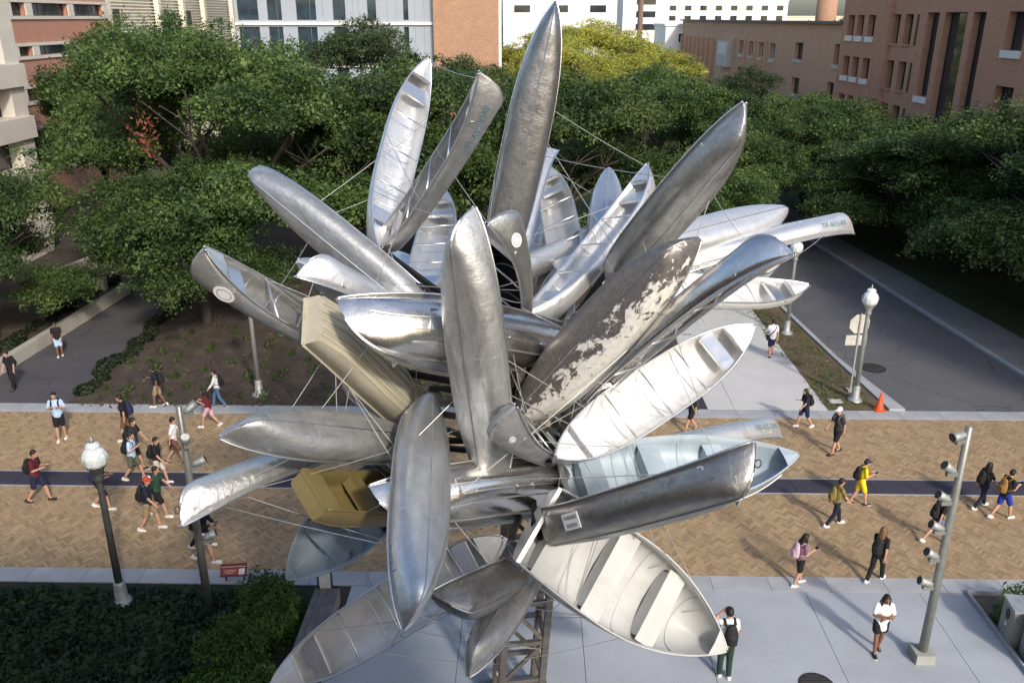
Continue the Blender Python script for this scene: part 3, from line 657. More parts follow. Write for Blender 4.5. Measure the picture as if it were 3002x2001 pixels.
# sparse grass on the lawn strip and leaf litter
n = 5200; y = rng.uniform(29.95, 60, n); x = rng.uniform(11.9, 13.9, n); patch = np.sin(x*3.1+y*.7)*np.cos(y*1.3)+rng.normal(size=n)*.35+(y < 32)*1.0; k_ = patch > .15
c = np.stack([x[k_]+.02, y[k_]-.25, np.full(k_.sum(), .05)], 1); k2 = c[:, 0] < 14.3-.055*(c[:, 1]-29.9); c = c[k2]
o = link('grass', leaf_mesh('grass', c, np.tile([.3, 0, .2], (len(c), 1)), .06, rng, M_BOX, .22), M_BOX); tag(o, 'sparse grass on the strip between sidewalk and street', 'grass', kind='stuff')
M_LIT = leaf_mat('leaf_litter', (.10, .07, .04), (.17, .12, .07), (.28, .2, .12), 2)
n = 4200; c = np.stack([rng.uniform(12.1, 14.0, n), rng.uniform(29.9, 60, n), np.full(n, .035)], 1); c = c[c[:, 0] < 14.2-.055*(c[:, 1]-29.9)]
o = link('leaf_litter', leaf_mesh('leaf_litter', c, np.tile([0, 0, 2.5], (len(c), 1)), .045, rng, M_LIT, .6), M_LIT); tag(o, 'brown leaf litter on the strip beside the street', 'leaves', kind='stuff')
n = 3500; c = np.stack([rng.uniform(-16.8, 5, n), 30+14*rng.random(n)**1.6, np.full(n, .032)], 1)
o = link('leaf_litter', leaf_mesh('leaf_litter', c, np.tile([0, 0, 2.5], (n, 1)), .05, rng, M_LIT, .6), M_LIT); tag(o, 'pale wood chips and dead leaves scattered on the soil bed', 'leaves', kind='stuff')
# ================================================================== boats
BOATS = [
 ('c1', 'canoe', (-5.062, 16.331, 11.312), (-1.225, 14.39, 8.761), (0.433, 0.901, -0.034), 0.8, 0.338, 'dull', 'weathered grey canoe raised bottom up above the canoe with the round decal', {}),
 ('c2', 'canoe', (-4.394, 11.112, 10.903), (-2.139, 14.142, 8.106), (0.795, -0.032, 0.606), 0.827, 0.338, 'dull', 'grey canoe with a round white decal on its outer bow and pale open inside', {'decal': 1}),
 ('c3', 'canoe', (-3.143, 12.872, 10.576), (-0.811, 15.639, 7.736), (-0.467, -0.411, -0.783), 0.783, 0.357, 'bright', 'pale shiny canoe with rounded end turned on its side, touching the tan square-ended boat', {}),
 ('c4', 'canoe', (-3.045, 12.828, 10.37), (-1.657, 16.143, 7.83), (-0.854, 0.491, 0.174), 0.766, 0.338, 'bright', 'narrow pale canoe hull tucked behind the shiny side-turned canoe', {}),
 ('j1', 'jon', (-2.861, 11.944, 9.866), (-1.743, 13.894, 7.45), (-0.937, 0.139, -0.321), 0.95, 0.4, 'tan', 'tan painted flat-bottomed boat with ribbed bottom and square end thrust outward', {}),
 ('r1', 'row', (-2.32, 11.212, 9.943), (0.582, 13.724, 8.503), (-0.313, 0.718, 0.622), 1.45, 0.66, 'polish', 'highly polished pointed-bow motor boat lying level with white spray rails', {}),
 ('c5', 'canoe', (-0.742, 11.081, 11.536), (-0.375, 11.944, 6.931), (0.558, 0.806, 0.196), 0.95, 0.38, 'dull', 'upright grey canoe with scuffed rounded top end in the middle of the cluster', {}),
 ('c6', 'canoe', (-1.139, 8.647, 7.21), (-1.375, 13.022, 8.236), (-0.547, 0.163, -0.821), 0.88, 0.36, 'bluish', 'scratched silver canoe hanging bow down with its bottom outward and a small ring', {}),
 ('c7', 'canoe', (0.749, 15.691, 14.255), (-0.404, 15.834, 8.869), (0.014, 1.0, 0.024), 0.8, 0.338, 'darker', 'tallest canoe of the cluster, dark grey creased bottom and pointed top against the bright skyline', {}),
 ('c8', 'canoe', (0.733, 20.141, 11.256), (-0.213, 16.459, 8.667), (0.91, 0.056, -0.412), 0.783, 0.338, 'bright', 'bright slim canoe edge leaning against the tallest dark canoe', {}),
 ('c8b', 'canoe', (0.647, 21.349, 9.978), (-0.007, 17.241, 8.261), (0.18, 0.355, -0.917), 0.783, 0.338, 'bright', 'short pale canoe end showing behind the slim bright canoe', {}),
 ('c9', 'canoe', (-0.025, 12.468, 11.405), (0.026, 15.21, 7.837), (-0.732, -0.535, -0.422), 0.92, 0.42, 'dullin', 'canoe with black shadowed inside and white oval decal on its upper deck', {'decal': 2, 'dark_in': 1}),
 ('c10', 'canoe', (-1.938, 18.708, 13.03), (-2.625, 15.406, 9.902), (0.633, -0.597, 0.492), 0.783, 0.338, 'bright', 'open canoe with bright white inside and crossbars rising over the oak crowns', {}),
 ('c11', 'canoe', (-0.131, 13.184, 13.086), (-2.358, 15.724, 9.818), (-0.878, -0.229, 0.42), 0.8, 0.357, 'dull', 'canoe with phone number lettering on its raised end and dark open inside', {'text': '707-455-7247'}),
 ('c12', 'canoe', (0.985, 20.516, 10.404), (1.241, 16.241, 9.02), (-0.434, -0.301, 0.849), 0.783, 0.338, 'bright', 'small looking open canoe with two seats standing up behind the cluster', {}),
 ('c13', 'canoe', (2.317, 20.59, 10.683), (1.792, 16.346, 8.988), (0.059, 0.364, -0.93), 0.783, 0.338, 'bluish', 'pale blue-grey canoe bottom standing up behind the open canoes', {}),
 ('c14', 'canoe', (2.98, 17.688, 10.837), (0.39, 14.379, 8.733), (-0.496, -0.155, 0.855), 0.8, 0.395, 'bright', 'open canoe with crossbars and a seat leaning in front of the dark grey rivet-patched canoe', {}),
 ('c15', 'canoe', (3.151, 11.736, 12.639), (1.761, 15.171, 9.283), (-0.002, 0.698, 0.716), 0.818, 0.357, 'dark', 'long dark grey canoe bottom with bright rounded end reaching over the street trees', {}),
 ('c16', 'canoe', (6.076, 18.458, 10.106), (2.344, 15.96, 9.822), (-0.3, 0.538, -0.787), 0.783, 0.357, 'bright', 'pale canoe hull pointing along the street above the lettered far canoe', {}),
 ('c17', 'canoe', (7.533, 18.699, 9.88), (3.049, 16.526, 9.465), (0.146, -0.113, -0.983), 0.783, 0.338, 'bright', 'farthest reaching canoe turned upside down with lettering near its rounded end', {'text': 'TX-6655-BA'}),
 ('c18', 'canoe', (3.509, 11.135, 11.364), (0.84, 13.299, 7.731), (0.505, -0.526, -0.684), 0.8, 0.357, 'polish', 'long smooth silver canoe with warm tan open underside beside the peeling canoe', {}),
 ('c19', 'canoe', (2.377, 11.591, 11.15), (-0.006, 13.019, 7.61), (0.699, 0.688, -0.193), 0.98, 0.38, 'peel', 'canoe with white paint peeling off its grey brown bottom', {}),
 ('c20', 'canoe', (4.132, 14.366, 8.692), (0.584, 11.901, 7.434), (0.217, -0.673, 0.707), 0.95, 0.36, 'white', 'fully open canoe with bright white inside, crossbars and seats above the concrete sidewalk', {}),
 ('c21', 'canoe', (6.074, 17.283, 8.452), (1.9, 15.276, 9.25), (0.338, -0.356, 0.871), 0.8, 0.338, 'white', 'open white canoe with pointed deck aimed at the street lamp', {}),
 ('c22', 'canoe', (5.827, 18.631, 8.513), (1.962, 16.49, 9.369), (0.366, -0.31, 0.877), 0.783, 0.338, 'white', 'open pale canoe just behind the white canoe with pointed deck', {}),
 ('c23', 'canoe', (5.749, 16.589, 5.898), (1.874, 13.992, 6.472), (0.104, -0.36, -0.927), 0.783, 0.338, 'bright', 'upside down canoe with lettering emerging behind the blue-grey rowing boat', {'text': '702-655-7247'}),
 ('r2', 'row', (4.91, 13.35, 6.553), (0.837, 12.346, 6.757), (0.137, -0.37, 0.919), 1.42, 0.5, 'bluegrey', 'wide rowing boat with blue-grey inside and three bench seats', {}),
 ('c24', 'canoe', (2.99, 9.159, 8.759), (0.45, 11.498, 6.368), (0.046, 0.738, 0.673), 0.95, 0.42, 'darker', 'dark smooth canoe with a small white name plate lying across the blue-grey rowing boat', {'plate': 'FARRIER', 'ring': 1}),
 ('r3', 'row', (3.294, 11.468, 4.319), (0.34, 11.479, 6.628), (0.342, -0.829, 0.442), 1.5, 0.55, 'palegrey', 'wide rowing boat with pale grey inside and benches tilted toward the concrete plaza', {}),
 ('c25', 'canoe', (3.218, 14.001, 2.061), (0.084, 12.815, 5.212), (-0.462, 0.878, -0.129), 0.766, 0.338, 'dark', 'dark canoe edge running under the pale grey rowing boat', {}),
 ('c26', 'canoe', (-3.818, 11.485, 3.575), (-0.005, 11.597, 6.321), (-0.328, -0.809, 0.489), 0.92, 0.36, 'whitedull', 'open canoe with white bow deck pointing down at the plank ledge by the hedge', {}),
 ('c27', 'canoe', (-0.78, 9.741, 6.379), (0.164, 11.922, 5.325), (-0.845, 0.48, 0.235), 0.696, 0.395, 'darker', 'short dark canoe end jutting under the middle of the cluster', {}),
 ('c28', 'canoe', (-0.586, 9.955, 5.346), (0.542, 13.054, 5.227), (-0.166, 0.023, -0.986), 0.626, 0.301, 'dull', 'lowest canoe with bright keel line pointing down at the steel mast', {}),
 ('j2', 'jon', (-3.034, 10.856, 7.433), (-1.644, 13.52, 5.842), (0.714, 0.045, 0.699), 0.85, 0.42, 'olive', 'olive gold flat-bottomed boat with square end and shadowed inside', {}),
 ('r4', 'row', (-4.097, 13.725, 4.229), (-1.9, 13.11, 6.613), (-0.267, -0.964, -0.002), 1.2, 0.46, 'bluegrey', 'small open boat with blue inside and one bench below the olive boat', {}),
 ('c29', 'canoe', (-3.583, 10.161, 9.013), (-1.551, 13.109, 7.229), (-0.777, 0.168, -0.606), 0.8, 0.357, 'dull', 'level silver canoe turned bottom up above the herringbone paving', {}),
 ('c30', 'canoe', (-4.456, 9.91, 8.031), (-3.035, 13.907, 6.865), (0.143, -0.324, -0.935), 0.783, 0.338, 'foil', 'shiny canoe turned upside down, outermost on the lamp side, with dented bright end', {'ring': 1}),
 ('r5', 'row', (-1.877, 10.626, 7.375), (0.992, 13.282, 6.139), (-0.465, 0.733, 0.496), 1.35, 0.58, 'polish', 'silver motor boat with light side rails crossing behind the bow-down canoe', {'plate': ''}),
 ('r6', 'canoe', (-0.282, 10.453, 8.818), (0.871, 13.992, 6.472), (0.758, 0.17, 0.629), 0.8, 0.395, 'dull', 'canoe seen end on with pale deck and oval badge in the cluster core', {'decal': 3}),
 ('c32', 'canoe', (-1.551, 19.725, 9.935), (-1.713, 15.36, 8.854), (-0.066, -0.238, 0.969), 0.818, 0.376, 'bright', 'pale open canoe standing behind the upright scuffed canoe', {}),
 ('c33', 'canoe', (-2.833, 19.618, 8.865), (-1.161, 16.046, 8.194), (0.589, 0.407, -0.698), 0.739, 0.338, 'bright', 'short pale speckled canoe end beside the upright scuffed canoe', {}),
 ('c34', 'canoe', (2.035, 18.97, 9.391), (-0.72, 15.555, 9.061), (-0.604, 0.422, 0.676), 0.783, 0.338, 'bright', 'pale blue canoe lying level behind the black-inside canoe', {}),
 ('c35', 'canoe', (-1.371, 18.369, 8.763), (0.612, 14.464, 8.34), (0.559, 0.197, 0.805), 0.748, 0.32, 'bright', 'thin bright canoe edge slanting behind the upright scuffed canoe', {}),
 ('c36', 'canoe', (-3.991, 18.306, 6.37), (-1.704, 14.806, 6.769), (0.443, 0.19, -0.876), 0.766, 0.338, 'bluegrey', 'blue-grey canoe hull half hidden under the tan boat', {}),
 ('c37', 'canoe', (1.04, 18.463, 8.483), (0.603, 14.11, 8.02), (0.132, -0.118, 0.984), 0.783, 0.338, 'white', 'open canoe with white deck and seat in the heart of the cluster', {}),
]

M_ALU = {
 'dull': metal('alu_dull', (.62, .62, .605), .36, .6, .6, scratch=.5, dent=.5, met=.82),
 'dullin': metal('alu_dull2', (.60, .60, .58), .32, .55, .4),
 'bright': metal('alu_bright', (.80, .81, .82), .3, .5, .22, met=.75),
 'white': metal('alu_white', (.86, .86, .85), .38, .55, .15, met=.5),
 'whitedull': metal('alu_whitedull', (.80, .81, .80), .38, .55, .2, met=.5),
 'polish': metal('alu_polish', (.78, .77, .75), .12, .32, .2, scratch=.15, dent=.2),
 'foil': metal('alu_foil', (.88, .87, .84), .25, .42, .12, dent=.9, met=.8),
 'bluish': metal('alu_bluish', (.68, .71, .74), .24, .45, .35, scratch=.5, met=.85),
 'dark': metal('alu_dark', (.46, .455, .44), .34, .56, .6, (.14, .135, .125), scratch=.5, met=.85),
 'darker': metal('alu_darker', (.36, .355, .345), .3, .5, .6, (.1, .095, .09), scratch=.4, met=.9),
 'black': plain('painted_shade_black', (.02, .021, .024), .35, .3),  # black that stands in for shade inside a hull
}
M_HW = metal('alu_trim', (.82, .82, .82), .25, .45, .15, dent=.05)
M_RIVET = M_HW
def peel_mat():
    m, t, b = base('peeling_paint'); v = coords(t, False)
    mp = nd(t, 'ShaderNodeMapping'); mp.inputs['Scale'].default_value = (1.3, 2.0, 2.0); t.links.new(v, mp.inputs[0])
    n = noise(t, mp.outputs[0], 3.0, 12, .74, .35); sp = nd(t, 'ShaderNodeSeparateXYZ'); t.links.new(v, sp.inputs[0])
    a = nd(t, 'ShaderNodeMath', operation='MULTIPLY_ADD'); a.inputs[1].default_value = .42; t.links.new(sp.outputs['Y'], a.inputs[0]); t.links.new(n, a.inputs[2])
    a2 = nd(t, 'ShaderNodeMath', operation='MULTIPLY_ADD'); a2.inputs[1].default_value = -.018; t.links.new(sp.outputs['X'], a2.inputs[0]); t.links.new(a.outputs[0], a2.inputs[2])
    f = ramp(t, a2.outputs[0], [(.585, 0.0), (.6, 1.0)])
    n3 = noise(t, v, 12, 6, .6)
    c = mixc(t, f, ramp(t, n3, [(.3, (.17, .155, .145)), (.7, (.27, .25, .235))]), ramp(t, n3, [(.3, (.62, .6, .54)), (.7, (.8, .79, .74))]))
    t.links.new(c, b.inputs['Base Color']); b.inputs['Roughness'].default_value = .5
    t.links.new(ramp(t, f, [(0, .65), (1, 0.0)]), b.inputs['Metallic']); bump(t, b, f, .4, .01); return m
M_ALU['peel'] = peel_mat()
M_ALU['bluegrey'] = painted('blue_grey_paint', (.36, .44, .50), chip=.7)
M_ALU['palegrey'] = painted('pale_grey_paint', (.50, .51, .50), chip=.7)
M_ALU['tan'] = painted('tan_paint', (.50, .46, .35), (.42, .41, .38), chip=.66)
M_ALU['olive'] = painted('olive_paint', (.21, .165, .065), (.28, .25, .19), chip=.66)
M_DECAL = plain('white_decal', (.8, .8, .78), .5, var=.05, bmp=0)
M_BLUELET = plain('blue_lettering', (.12, .22, .26), .6); M_DKLET = plain('dark_lettering', (.05, .05, .05), .6)
M_CABLE = plain('steel_cable', (.5, .5, .48), .45, .6, bmp=0)
TEXTS = []
def text_later(name, s, size, mat, parent, mtx):
    c = bpy.data.curves.new(name, 'FONT'); c.body = s; c.size = size; c.align_x = 'CENTER'; c.align_y = 'CENTER'; c.extrude = .001
    TEXTS.append((name, c, mat, parent, mtx))
OUT = {'bluegrey': M_ALU['dull'], 'palegrey': M_ALU['bright']}
class Hull:
    """b half beam, zs sheer, zk keel as functions of t in [-1, 1]; x = t*L/2; z from keel"""
    def __init__(s, L, B, D, kind):
        s.L, s.B, s.D, s.k = L, B, D, kind
    def bx(s, t):
        a = abs(t); B = s.B/2
        if s.k == 'canoe': return max(.026, B*(1-a**3.0)**.78)
        if s.k == 'row':
            u = (t+1)/2
            if u < .45: return B*(.86+.14*math.sin(math.pi/2*u/.45))
            return max(.015, B*(1-((u-.45)/.55)**2.1)**.88)
        return B*(1-.14*max(0, t))
    def zs(s, t):
        a = abs(t)
        if s.k == 'canoe': return s.D*(1+.62*a**3.2)
        if s.k == 'row': return s.D*(1+.30*((t+1)/2)**2.6)
        return s.D*(1+.08*a**2)
    def zk(s, t):
        a = abs(t); top = s.zs(t)
        if s.k == 'canoe':
            z = .035*t*t; tk = .83
            if a > tk: u = min(1, (a-tk)/(1-tk)); z += (top-z-.02)*(1-math.sqrt(max(0, 1-u*u)))
            return z
        if s.k == 'row':
            tk = .58
            if t > tk: u = min(1, (t-tk)/(1-tk)); return (top-.02)*(1-math.sqrt(max(0, 1-u*u)))*.96
            return 0
        tk = .62
        return (a-tk)/(1-tk)*s.D*.36 if a > tk else 0
    def nn(s, t):
        if s.k == 'canoe': return 3.3-1.3*abs(t)**3
        if s.k == 'row': return 3.4-1.8*max(0, t)**1.5
        return 9
    def pt(s, t, q, inset=0.0):
        """q in [-1, 1] across the section, 0 at the keel"""
        n = s.nn(t); a = abs(q)*math.pi/2; b = max(.004, s.bx(t)-inset); zk = s.zk(t)+inset; zs = s.zs(t)
        if zk > zs-.01: zk = zs-.01
        y = b*math.sin(a)**(2/n)*(1 if q >= 0 else -1); z = zs-(zs-zk)*max(0, math.cos(a))**(2/n)
        if s.k == 'row': z += .18*s.D*abs(y/max(b, .01))*(1-abs(q)**6)*(1-(abs(q)))
        return Vector((t*s.L/2, y, z-s.D*.5))
    def nrm(s, t, q):
        e = .02; a = s.pt(min(1, t+e), q)-s.pt(max(-1, t-e), q); b = s.pt(t, min(1, q+e))-s.pt(t, max(-1, q-e)); n = a.cross(b)
        n.normalize(); c = s.pt(t, q); 
        if n.dot(c-Vector((c.x, 0, s.D*.3))) < 0: n = -n
        return n
    def midx(s, n):
        a = [0]*n
        for i in s.inn: a[i] = 1
        return a
    def ts(s):
        if s.k == 'canoe': return [math.sin(math.pi/2*(-1+2*i/40))*1.0 for i in range(41)]
        if s.k == 'row': return [-1+1.55*i/20 for i in range(20)]+[.55+.45*math.sin(math.pi/2*i/14) for i in range(15)]
        return [-1+2*i/24 for i in range(25)]
    def shell(s):
        T = s.ts(); m = 20 if s.k != 'jon' else 16; Q = [-1+2*j/m for j in range(m+1)]
        if s.k == 'jon': Q = [-1, -.9, -.8, -.7, -.6, -.5, -.4, -.3, -.15, 0, .15, .3, .4, .5, .6, .7, .8, .9, 1]
        n = len(Q); v = []; f = []; s.inn = []
        for sh, ins in ((0, 0.0), (1, .008)):
            for t in T: v += [s.pt(t, q, ins) for q in Q]
        N = len(T)*n
        for i in range(len(T)-1):
            for j in range(n-1):
                a = i*n+j; f.append((a, a+n, a+n+1, a+1)); a += N; s.inn.append(len(f)); f.append((a, a+1, a+n+1, a+n))
            for j in (0, n-1):
                a = i*n+j; f.append((a, a+N, a+N+n, a+n) if j == 0 else (a, a+n, a+N+n, a+N))
        mb = MB(); mb.add(v, f)
        ends = []
        if s.k == 'row': ends = [0]
        if s.k == 'jon': ends = [0, len(T)-1]
        for i in ends:
            ring = [v[i*n+j] for j in range(n)]; mb.add(ring, [tuple(range(n))])
            ring = [p+Vector((.012 if i == 0 else -.012, 0, 0)) for p in ring]; mb.add(ring, [tuple(range(n))])
        return mb
def make_boat(key, typ, T, I, up, Bm, D, mat, label, o):
    T = Vector(T); I = Vector(I); ax = T-I; L = ax.length; X = ax/L; Z = Vector(up); Z = (Z-X*Z.dot(X)).normalized(); Y = Z.cross(X)
    nm = {'canoe': 'canoe', 'row': 'rowing_boat', 'jon': 'flat_bottomed_boat'}[typ]
    e = bpy.data.objects.new(nm, None); COL.objects.link(e); e.empty_display_size = .3
    e.matrix_world = Matrix((X, Y, Z)).transposed().to_4x4(); e.location = (T+I)/2
    tag(e, label, 'canoe' if typ == 'canoe' else 'boat', 'boats tied together in the cluster')
    h = Hull(L, Bm, D, typ); m = M_ALU[mat]; inner = m
    me = h.shell().mesh('hull', True); me.materials.append(OUT.get(mat, m)); me.materials.append(M_ALU['black'] if o.get('dark_in') else m)  # inner shell can be coloured black to imitate its shade
    me.polygons.foreach_set('material_index', h.midx(len(me.polygons))); link('hull', me, None, e)
    tr = M_HW if mat not in ('tan', 'olive', 'bluegrey', 'palegrey', 'black') else m
    if mat in ('bluegrey', 'palegrey'): tr = m
    TT = h.ts()
    for sd_ in (-1, 1):
        pts = [h.pt(t, sd_)+Vector((0, sd_*.006, .004)) for t in TT]
        gm = MB(); gm.tube(pts, [.017]*len(pts), 6, xs=(0, 1, 0)); gm.obj('gunwale', M_HW if typ == 'canoe' and mat != 'black' else tr, e, True)
    if typ == 'canoe':
        kt = [t for t in TT if abs(t) < .985]
        MB().tube([h.pt(t, 0)-Vector((0, 0, .006)) for t in kt], [(.012, .012)]*len(kt), 4, xs=(0, 1, 0)).obj('keel', M_HW if mat != 'black' else m, e)
        for sg in (-1, 1):
            mb = MB(); ds = [.80, .85, .9, .94, .97, .99]
            for a in range(len(ds)-1):
                p = []
                for t_ in (ds[a], ds[a+1]):
                    y = h.bx(sg*t_); z = h.zs(sg*t_)-D/2+.012
                    p += [Vector((sg*t_*L/2, -y, z)), Vector((sg*t_*L/2, 0, z+.02*y/.2)), Vector((sg*t_*L/2, y, z))]
                mb.add(p, [(0, 1, 4, 3), (1, 2, 5, 4)])
            y = h.bx(sg*.8); z = h.zs(sg*.8)-D/2
            mb.box((sg*.8*L/2, 0, z-.02), (.012, y*1.96, .07)); mb.obj('deck', m if mat not in ('dark', 'peel', 'dull') else M_HW, e)
            w_ = h.bx(sg*.66)*1.9; zz = h.zs(sg*.66)-D/2-.07
            st = MB(); st.box((sg*.66*L/2, 0, zz), (.27, w_, .02)); st.box((sg*(.66*L/2-.135), 0, zz-.03), (.015, w_*.98, .06)); st.box((sg*(.66*L/2+.135), 0, zz-.02), (.015, w_*.98, .04)); st.obj('seat', M_HW if mat != 'black' else m, e)
        for t in (-.36, 0, .36):
            y = h.bx(t); z = h.zs(t)-D/2-.012
            MB().tube([(t*L/2, -y+.005, z), (t*L/2, y-.005, z)], .019, 7, xs=(1, 0, 0)).obj('thwart', M_HW, e, True)
        for t in (-.46, -.18, .18, .46):
            qs = [-.93+1.86*k/14 for k in range(15)]
            MB().tube([h.pt(t, q, .014) for q in qs], [(.016, .006)]*15, 4, xs=(1, 0, 0)).obj('rib', m, e)
    elif typ == 'row':
        for t, dx in ((-.74, .4), (-.2, .36), (.36, .34)):
            w_ = h.bx(t)*1.93; z = D*.5*.42
            st = MB(); st.box((t*L/2, 0, z), (dx, w_, .03)); st.box((t*L/2-dx/2+.01, 0, z-.16), (.02, w_*.9, .3)); st.box((t*L/2+dx/2-.01, 0, z-.16), (.02, w_*.9, .3))
            st.obj('bench', m, e)
        mb = MB(); ds = [.86, .92, .96, .985]
        for a in range(len(ds)-1):
            p = []
            for t_ in (ds[a], ds[a+1]):
                y = h.bx(t_); z = h.zs(t_)-D/2+.012; p += [Vector((t_*L/2, -y, z)), Vector((t_*L/2, 0, z+.02)), Vector((t_*L/2, y, z))]
            mb.add(p, [(0, 1, 4, 3), (1, 2, 5, 4)])
        mb.obj('deck', tr, e)
        y = h.bx(-1); MB().box((-L/2-.02, 0, h.zs(-1)-D/2-.02), (.07, y*2.02, .06)).obj('transom_cap', M_HW, e)
        kt = [t for t in TT if t < .985]
        MB().tube([h.pt(t, 0)-Vector((0, 0, .008)) for t in kt], [(.016, .016)]*len(kt), 4, xs=(0, 1, 0)).obj('keel', M_HW, e)
        for q in (-.72, -.5, -.25, .25, .5, .72):
            rt = [t for t in TT if -.96 < t < (.86 if abs(q) > .6 else .6)]
            MB().tube([h.pt(t, q)+h.nrm(t, q)*.008 for t in rt], [(.012, .012)]*len(rt), 4, xs=(0, 1, 0)).obj('spray_rail', M_HW, e)
        for t in (-.5, .08, .6):
            qs = [-.9+1.8*k/14 for k in range(15)]
            MB().tube([h.pt(t, q, .016) for q in qs], [(.014, .006)]*15, 4, xs=(1, 0, 0)).obj('rib', m, e)
    else:
        for y in (-.36, -.18, 0, .18, .36):
            rt = [-.6+1.2*k/4 for k in range(5)]
            pts = [(-L/2*.98, y*Bm*.95, h.zk(-.98)-D/2-.012)]+[(t*L/2, y*Bm*.95, h.zk(t)-D/2-.012) for t in rt]+[(L/2*.98, y*Bm*.8, h.zk(.98)-D/2-.012)]
            MB().tube(pts, [(.035, .018)]*len(pts), 4, xs=(0, 1, 0)).obj('bottom_rib', m, e)
        for t, dx in ((-.5, .35), (.1, .32)):
            w_ = h.bx(t)*1.94; st = MB(); st.box((t*L/2, 0, D*.2), (dx, w_, .03)); st.box((t*L/2-dx/2, 0, D*.02), (.02, w_*.94, D*.36)); st.box((t*L/2+dx/2, 0, D*.02), (.02, w_*.94, D*.36)); st.obj('bench', m, e)
        y = h.bx(.88); MB().box((.87*L/2, 0, h.zs(.9)-D/2-.03), (.4, y*1.94, .02)).obj('deck', m, e)
        for sg in (-1, 1):
            MB().box((sg*L/2, 0, h.zs(1)-D/2-.01), (.05, h.bx(sg)*2.04, .05)).obj('end_cap', m, e)
        for q in (-.55, .55): 
            rt = [-.97+1.94*k/8 for k in range(9)]
            MB().tube([h.pt(t, q)+Vector((0, .01*(1 if q > 0 else -1), 0)) for t in rt], [(.02, .012)]*9, 4, xs=(0, 0, 1)).obj('side_rib', m, e)
    # marks on the hull
    camp = cam.location
    def on_hull(t, q, lift=.006, along=True):
        p = h.pt(t, q); n = h.nrm(t, q); x = (h.pt(min(.999, t+.03), q)-h.pt(t-.03, q)).normalized(); x = (x-n*x.dot(n)).normalized(); y = n.cross(x)
        return Matrix((x, y, n)).transposed().to_4x4(), p+n*lift
    mw = e.matrix_world.copy(); mw.translation = (T+I)/2
    def facing_q(t, opts):
        best = max(opts, key=lambda q: (mw.to_3x3() @ h.nrm(t, q)).dot((camp-(mw @ h.pt(t, q))).normalized())); return best
    def mark(t, q, kind, arg=None):
        M, p = on_hull(t, q)
        x_w = (mw.to_3x3() @ M.to_3x3().col[0])
        if x_w.x < 0: M = M @ Matrix.Rotation(math.pi, 4, 'Z')
        M.translation = p
        if kind == 'text': text_later('lettering', arg[0], arg[1], arg[2], e, M)
        elif kind == 'plate':
            q_ = MB().box((0, 0, .002), (.38, .24, .012)).obj('name_plate', M_DECAL, e); q_.matrix_local = M
            if arg: text_later('lettering', arg, .085, M_DKLET, q_, Matrix.Translation((0, .05, .0095)))
            MB().box((0, -.06, .009), (.26, .06, .002)).obj('emblem', plain('grey_emblem', (.35, .36, .38)), q_)
        elif kind == 'oval':
            n = 20; a, b_ = arg; mb = MB(); vs = [Vector((a*math.cos(2*math.pi*k/n), b_*math.sin(2*math.pi*k/n), .004)) for k in range(n)]
            mb.add(vs+[v-Vector((0, 0, .004)) for v in vs], [tuple(range(n))]+[(k, k+n, (k+1) % n+n, (k+1) % n) for k in range(n)])
            q_ = mb.obj('decal', M_DECAL, e); q_.matrix_local = M
            mb = MB(); vs = [Vector((a*(.72 if k % 2 else .6)*math.cos(2*math.pi*(k//2)/n), b_*(.72 if k % 2 else .6)*math.sin(2*math.pi*(k//2)/n), .0055)) for k in range(2*n)]
            mb.add(vs, [(2*k, 2*k+1, (2*k+3) % (2*n), (2*k+2) % (2*n)) for k in range(n)]); mb.obj('emblem_ring', plain('grey_emblem', (.35, .36, .38)), q_)
    if o.get('decal') == 1: q = facing_q(.72, (-.72, .72)); mark(.74, q, 'oval', (.17, .12))
    if o.get('decal') == 2: q = facing_q(.80, (-.8, .8)); mark(.80, q, 'oval', (.13, .10))
    if o.get('decal') == 3: q = facing_q(.80, (-.72, .72)); mark(.8, q, 'oval', (.08, .05))
    if o.get('text'): q = facing_q(.68, (-.7, .7)); mark(.68, q, 'text', (o['text'], .16, M_BLUELET))
    if 'plate' in o:
        if typ == 'canoe': q = facing_q(-.42, (-.68, .68)); mark(-.42, q, 'plate', o['plate'])
        else: q = facing_q(-.86, (-.8, .8)); mark(-.86, q, 'plate', o['plate'])
    if key == 'c24': q = facing_q(.72, (-.72, .72)); mark(.7, q, 'text', ('Smoker-craft', .075, plain('worn_lettering', (.13, .13, .13), .6)))
    if o.get('ring'):
        p = h.pt(.985, 0); n = 14
        MB().tube([p+Vector((.05+.05*math.cos(2*math.pi*k/n), 0, .05*math.sin(2*math.pi*k/n))) for k in range(n+1)], [.008]*(n+1), 5, False, xs=(0, 1, 0)).obj('ring', M_DKLET, e)
    return e, h, mw
BO = {}
for row in BOATS: BO[row[0]] = make_boat(*row)
# ------------------------------------------------------------------ steel mast
M_STEEL = metal('mast_steel', (.36, .33, .30), .45, .7, .6, (.12, .08, .055), scratch=.1, dent=.1)
mx, my = .1, 14.7
ma = empty('steel_mast', (mx, my, 0), R(8), 'rust-streaked steel lattice mast carrying the boats', 'mast')
lean = Vector((.25, -1.2, 8.6)); hw = .42
MB().box((0, 0, .04), (1.5, 1.5, .08)).obj('base_plate', M_STEEL, ma)
C4 = [Vector((sx*hw, sy*hw, .08)) for sx, sy in ((-1, -1), (1, -1), (1, 1), (-1, 1))]
for c in C4: MB().bar(c, c+lean, .13, .13, (0, 1, 0)).obj('post', M_STEEL, ma)
for k in range(8):
    f0 = k/8; f1 = (k+1)/8
    for q in range(4):
        a = C4[q]; b_ = C4[(q+1) % 4]
        MB().bar(a+lean*f1, b_+lean*f1, .09, .09).obj('crossbar', M_STEEL, ma)
        MB().bar((a if k % 2 else b_)+lean*f0, (b_ if k % 2 else a)+lean*f1, .07, .07).obj('brace', M_STEEL, ma)
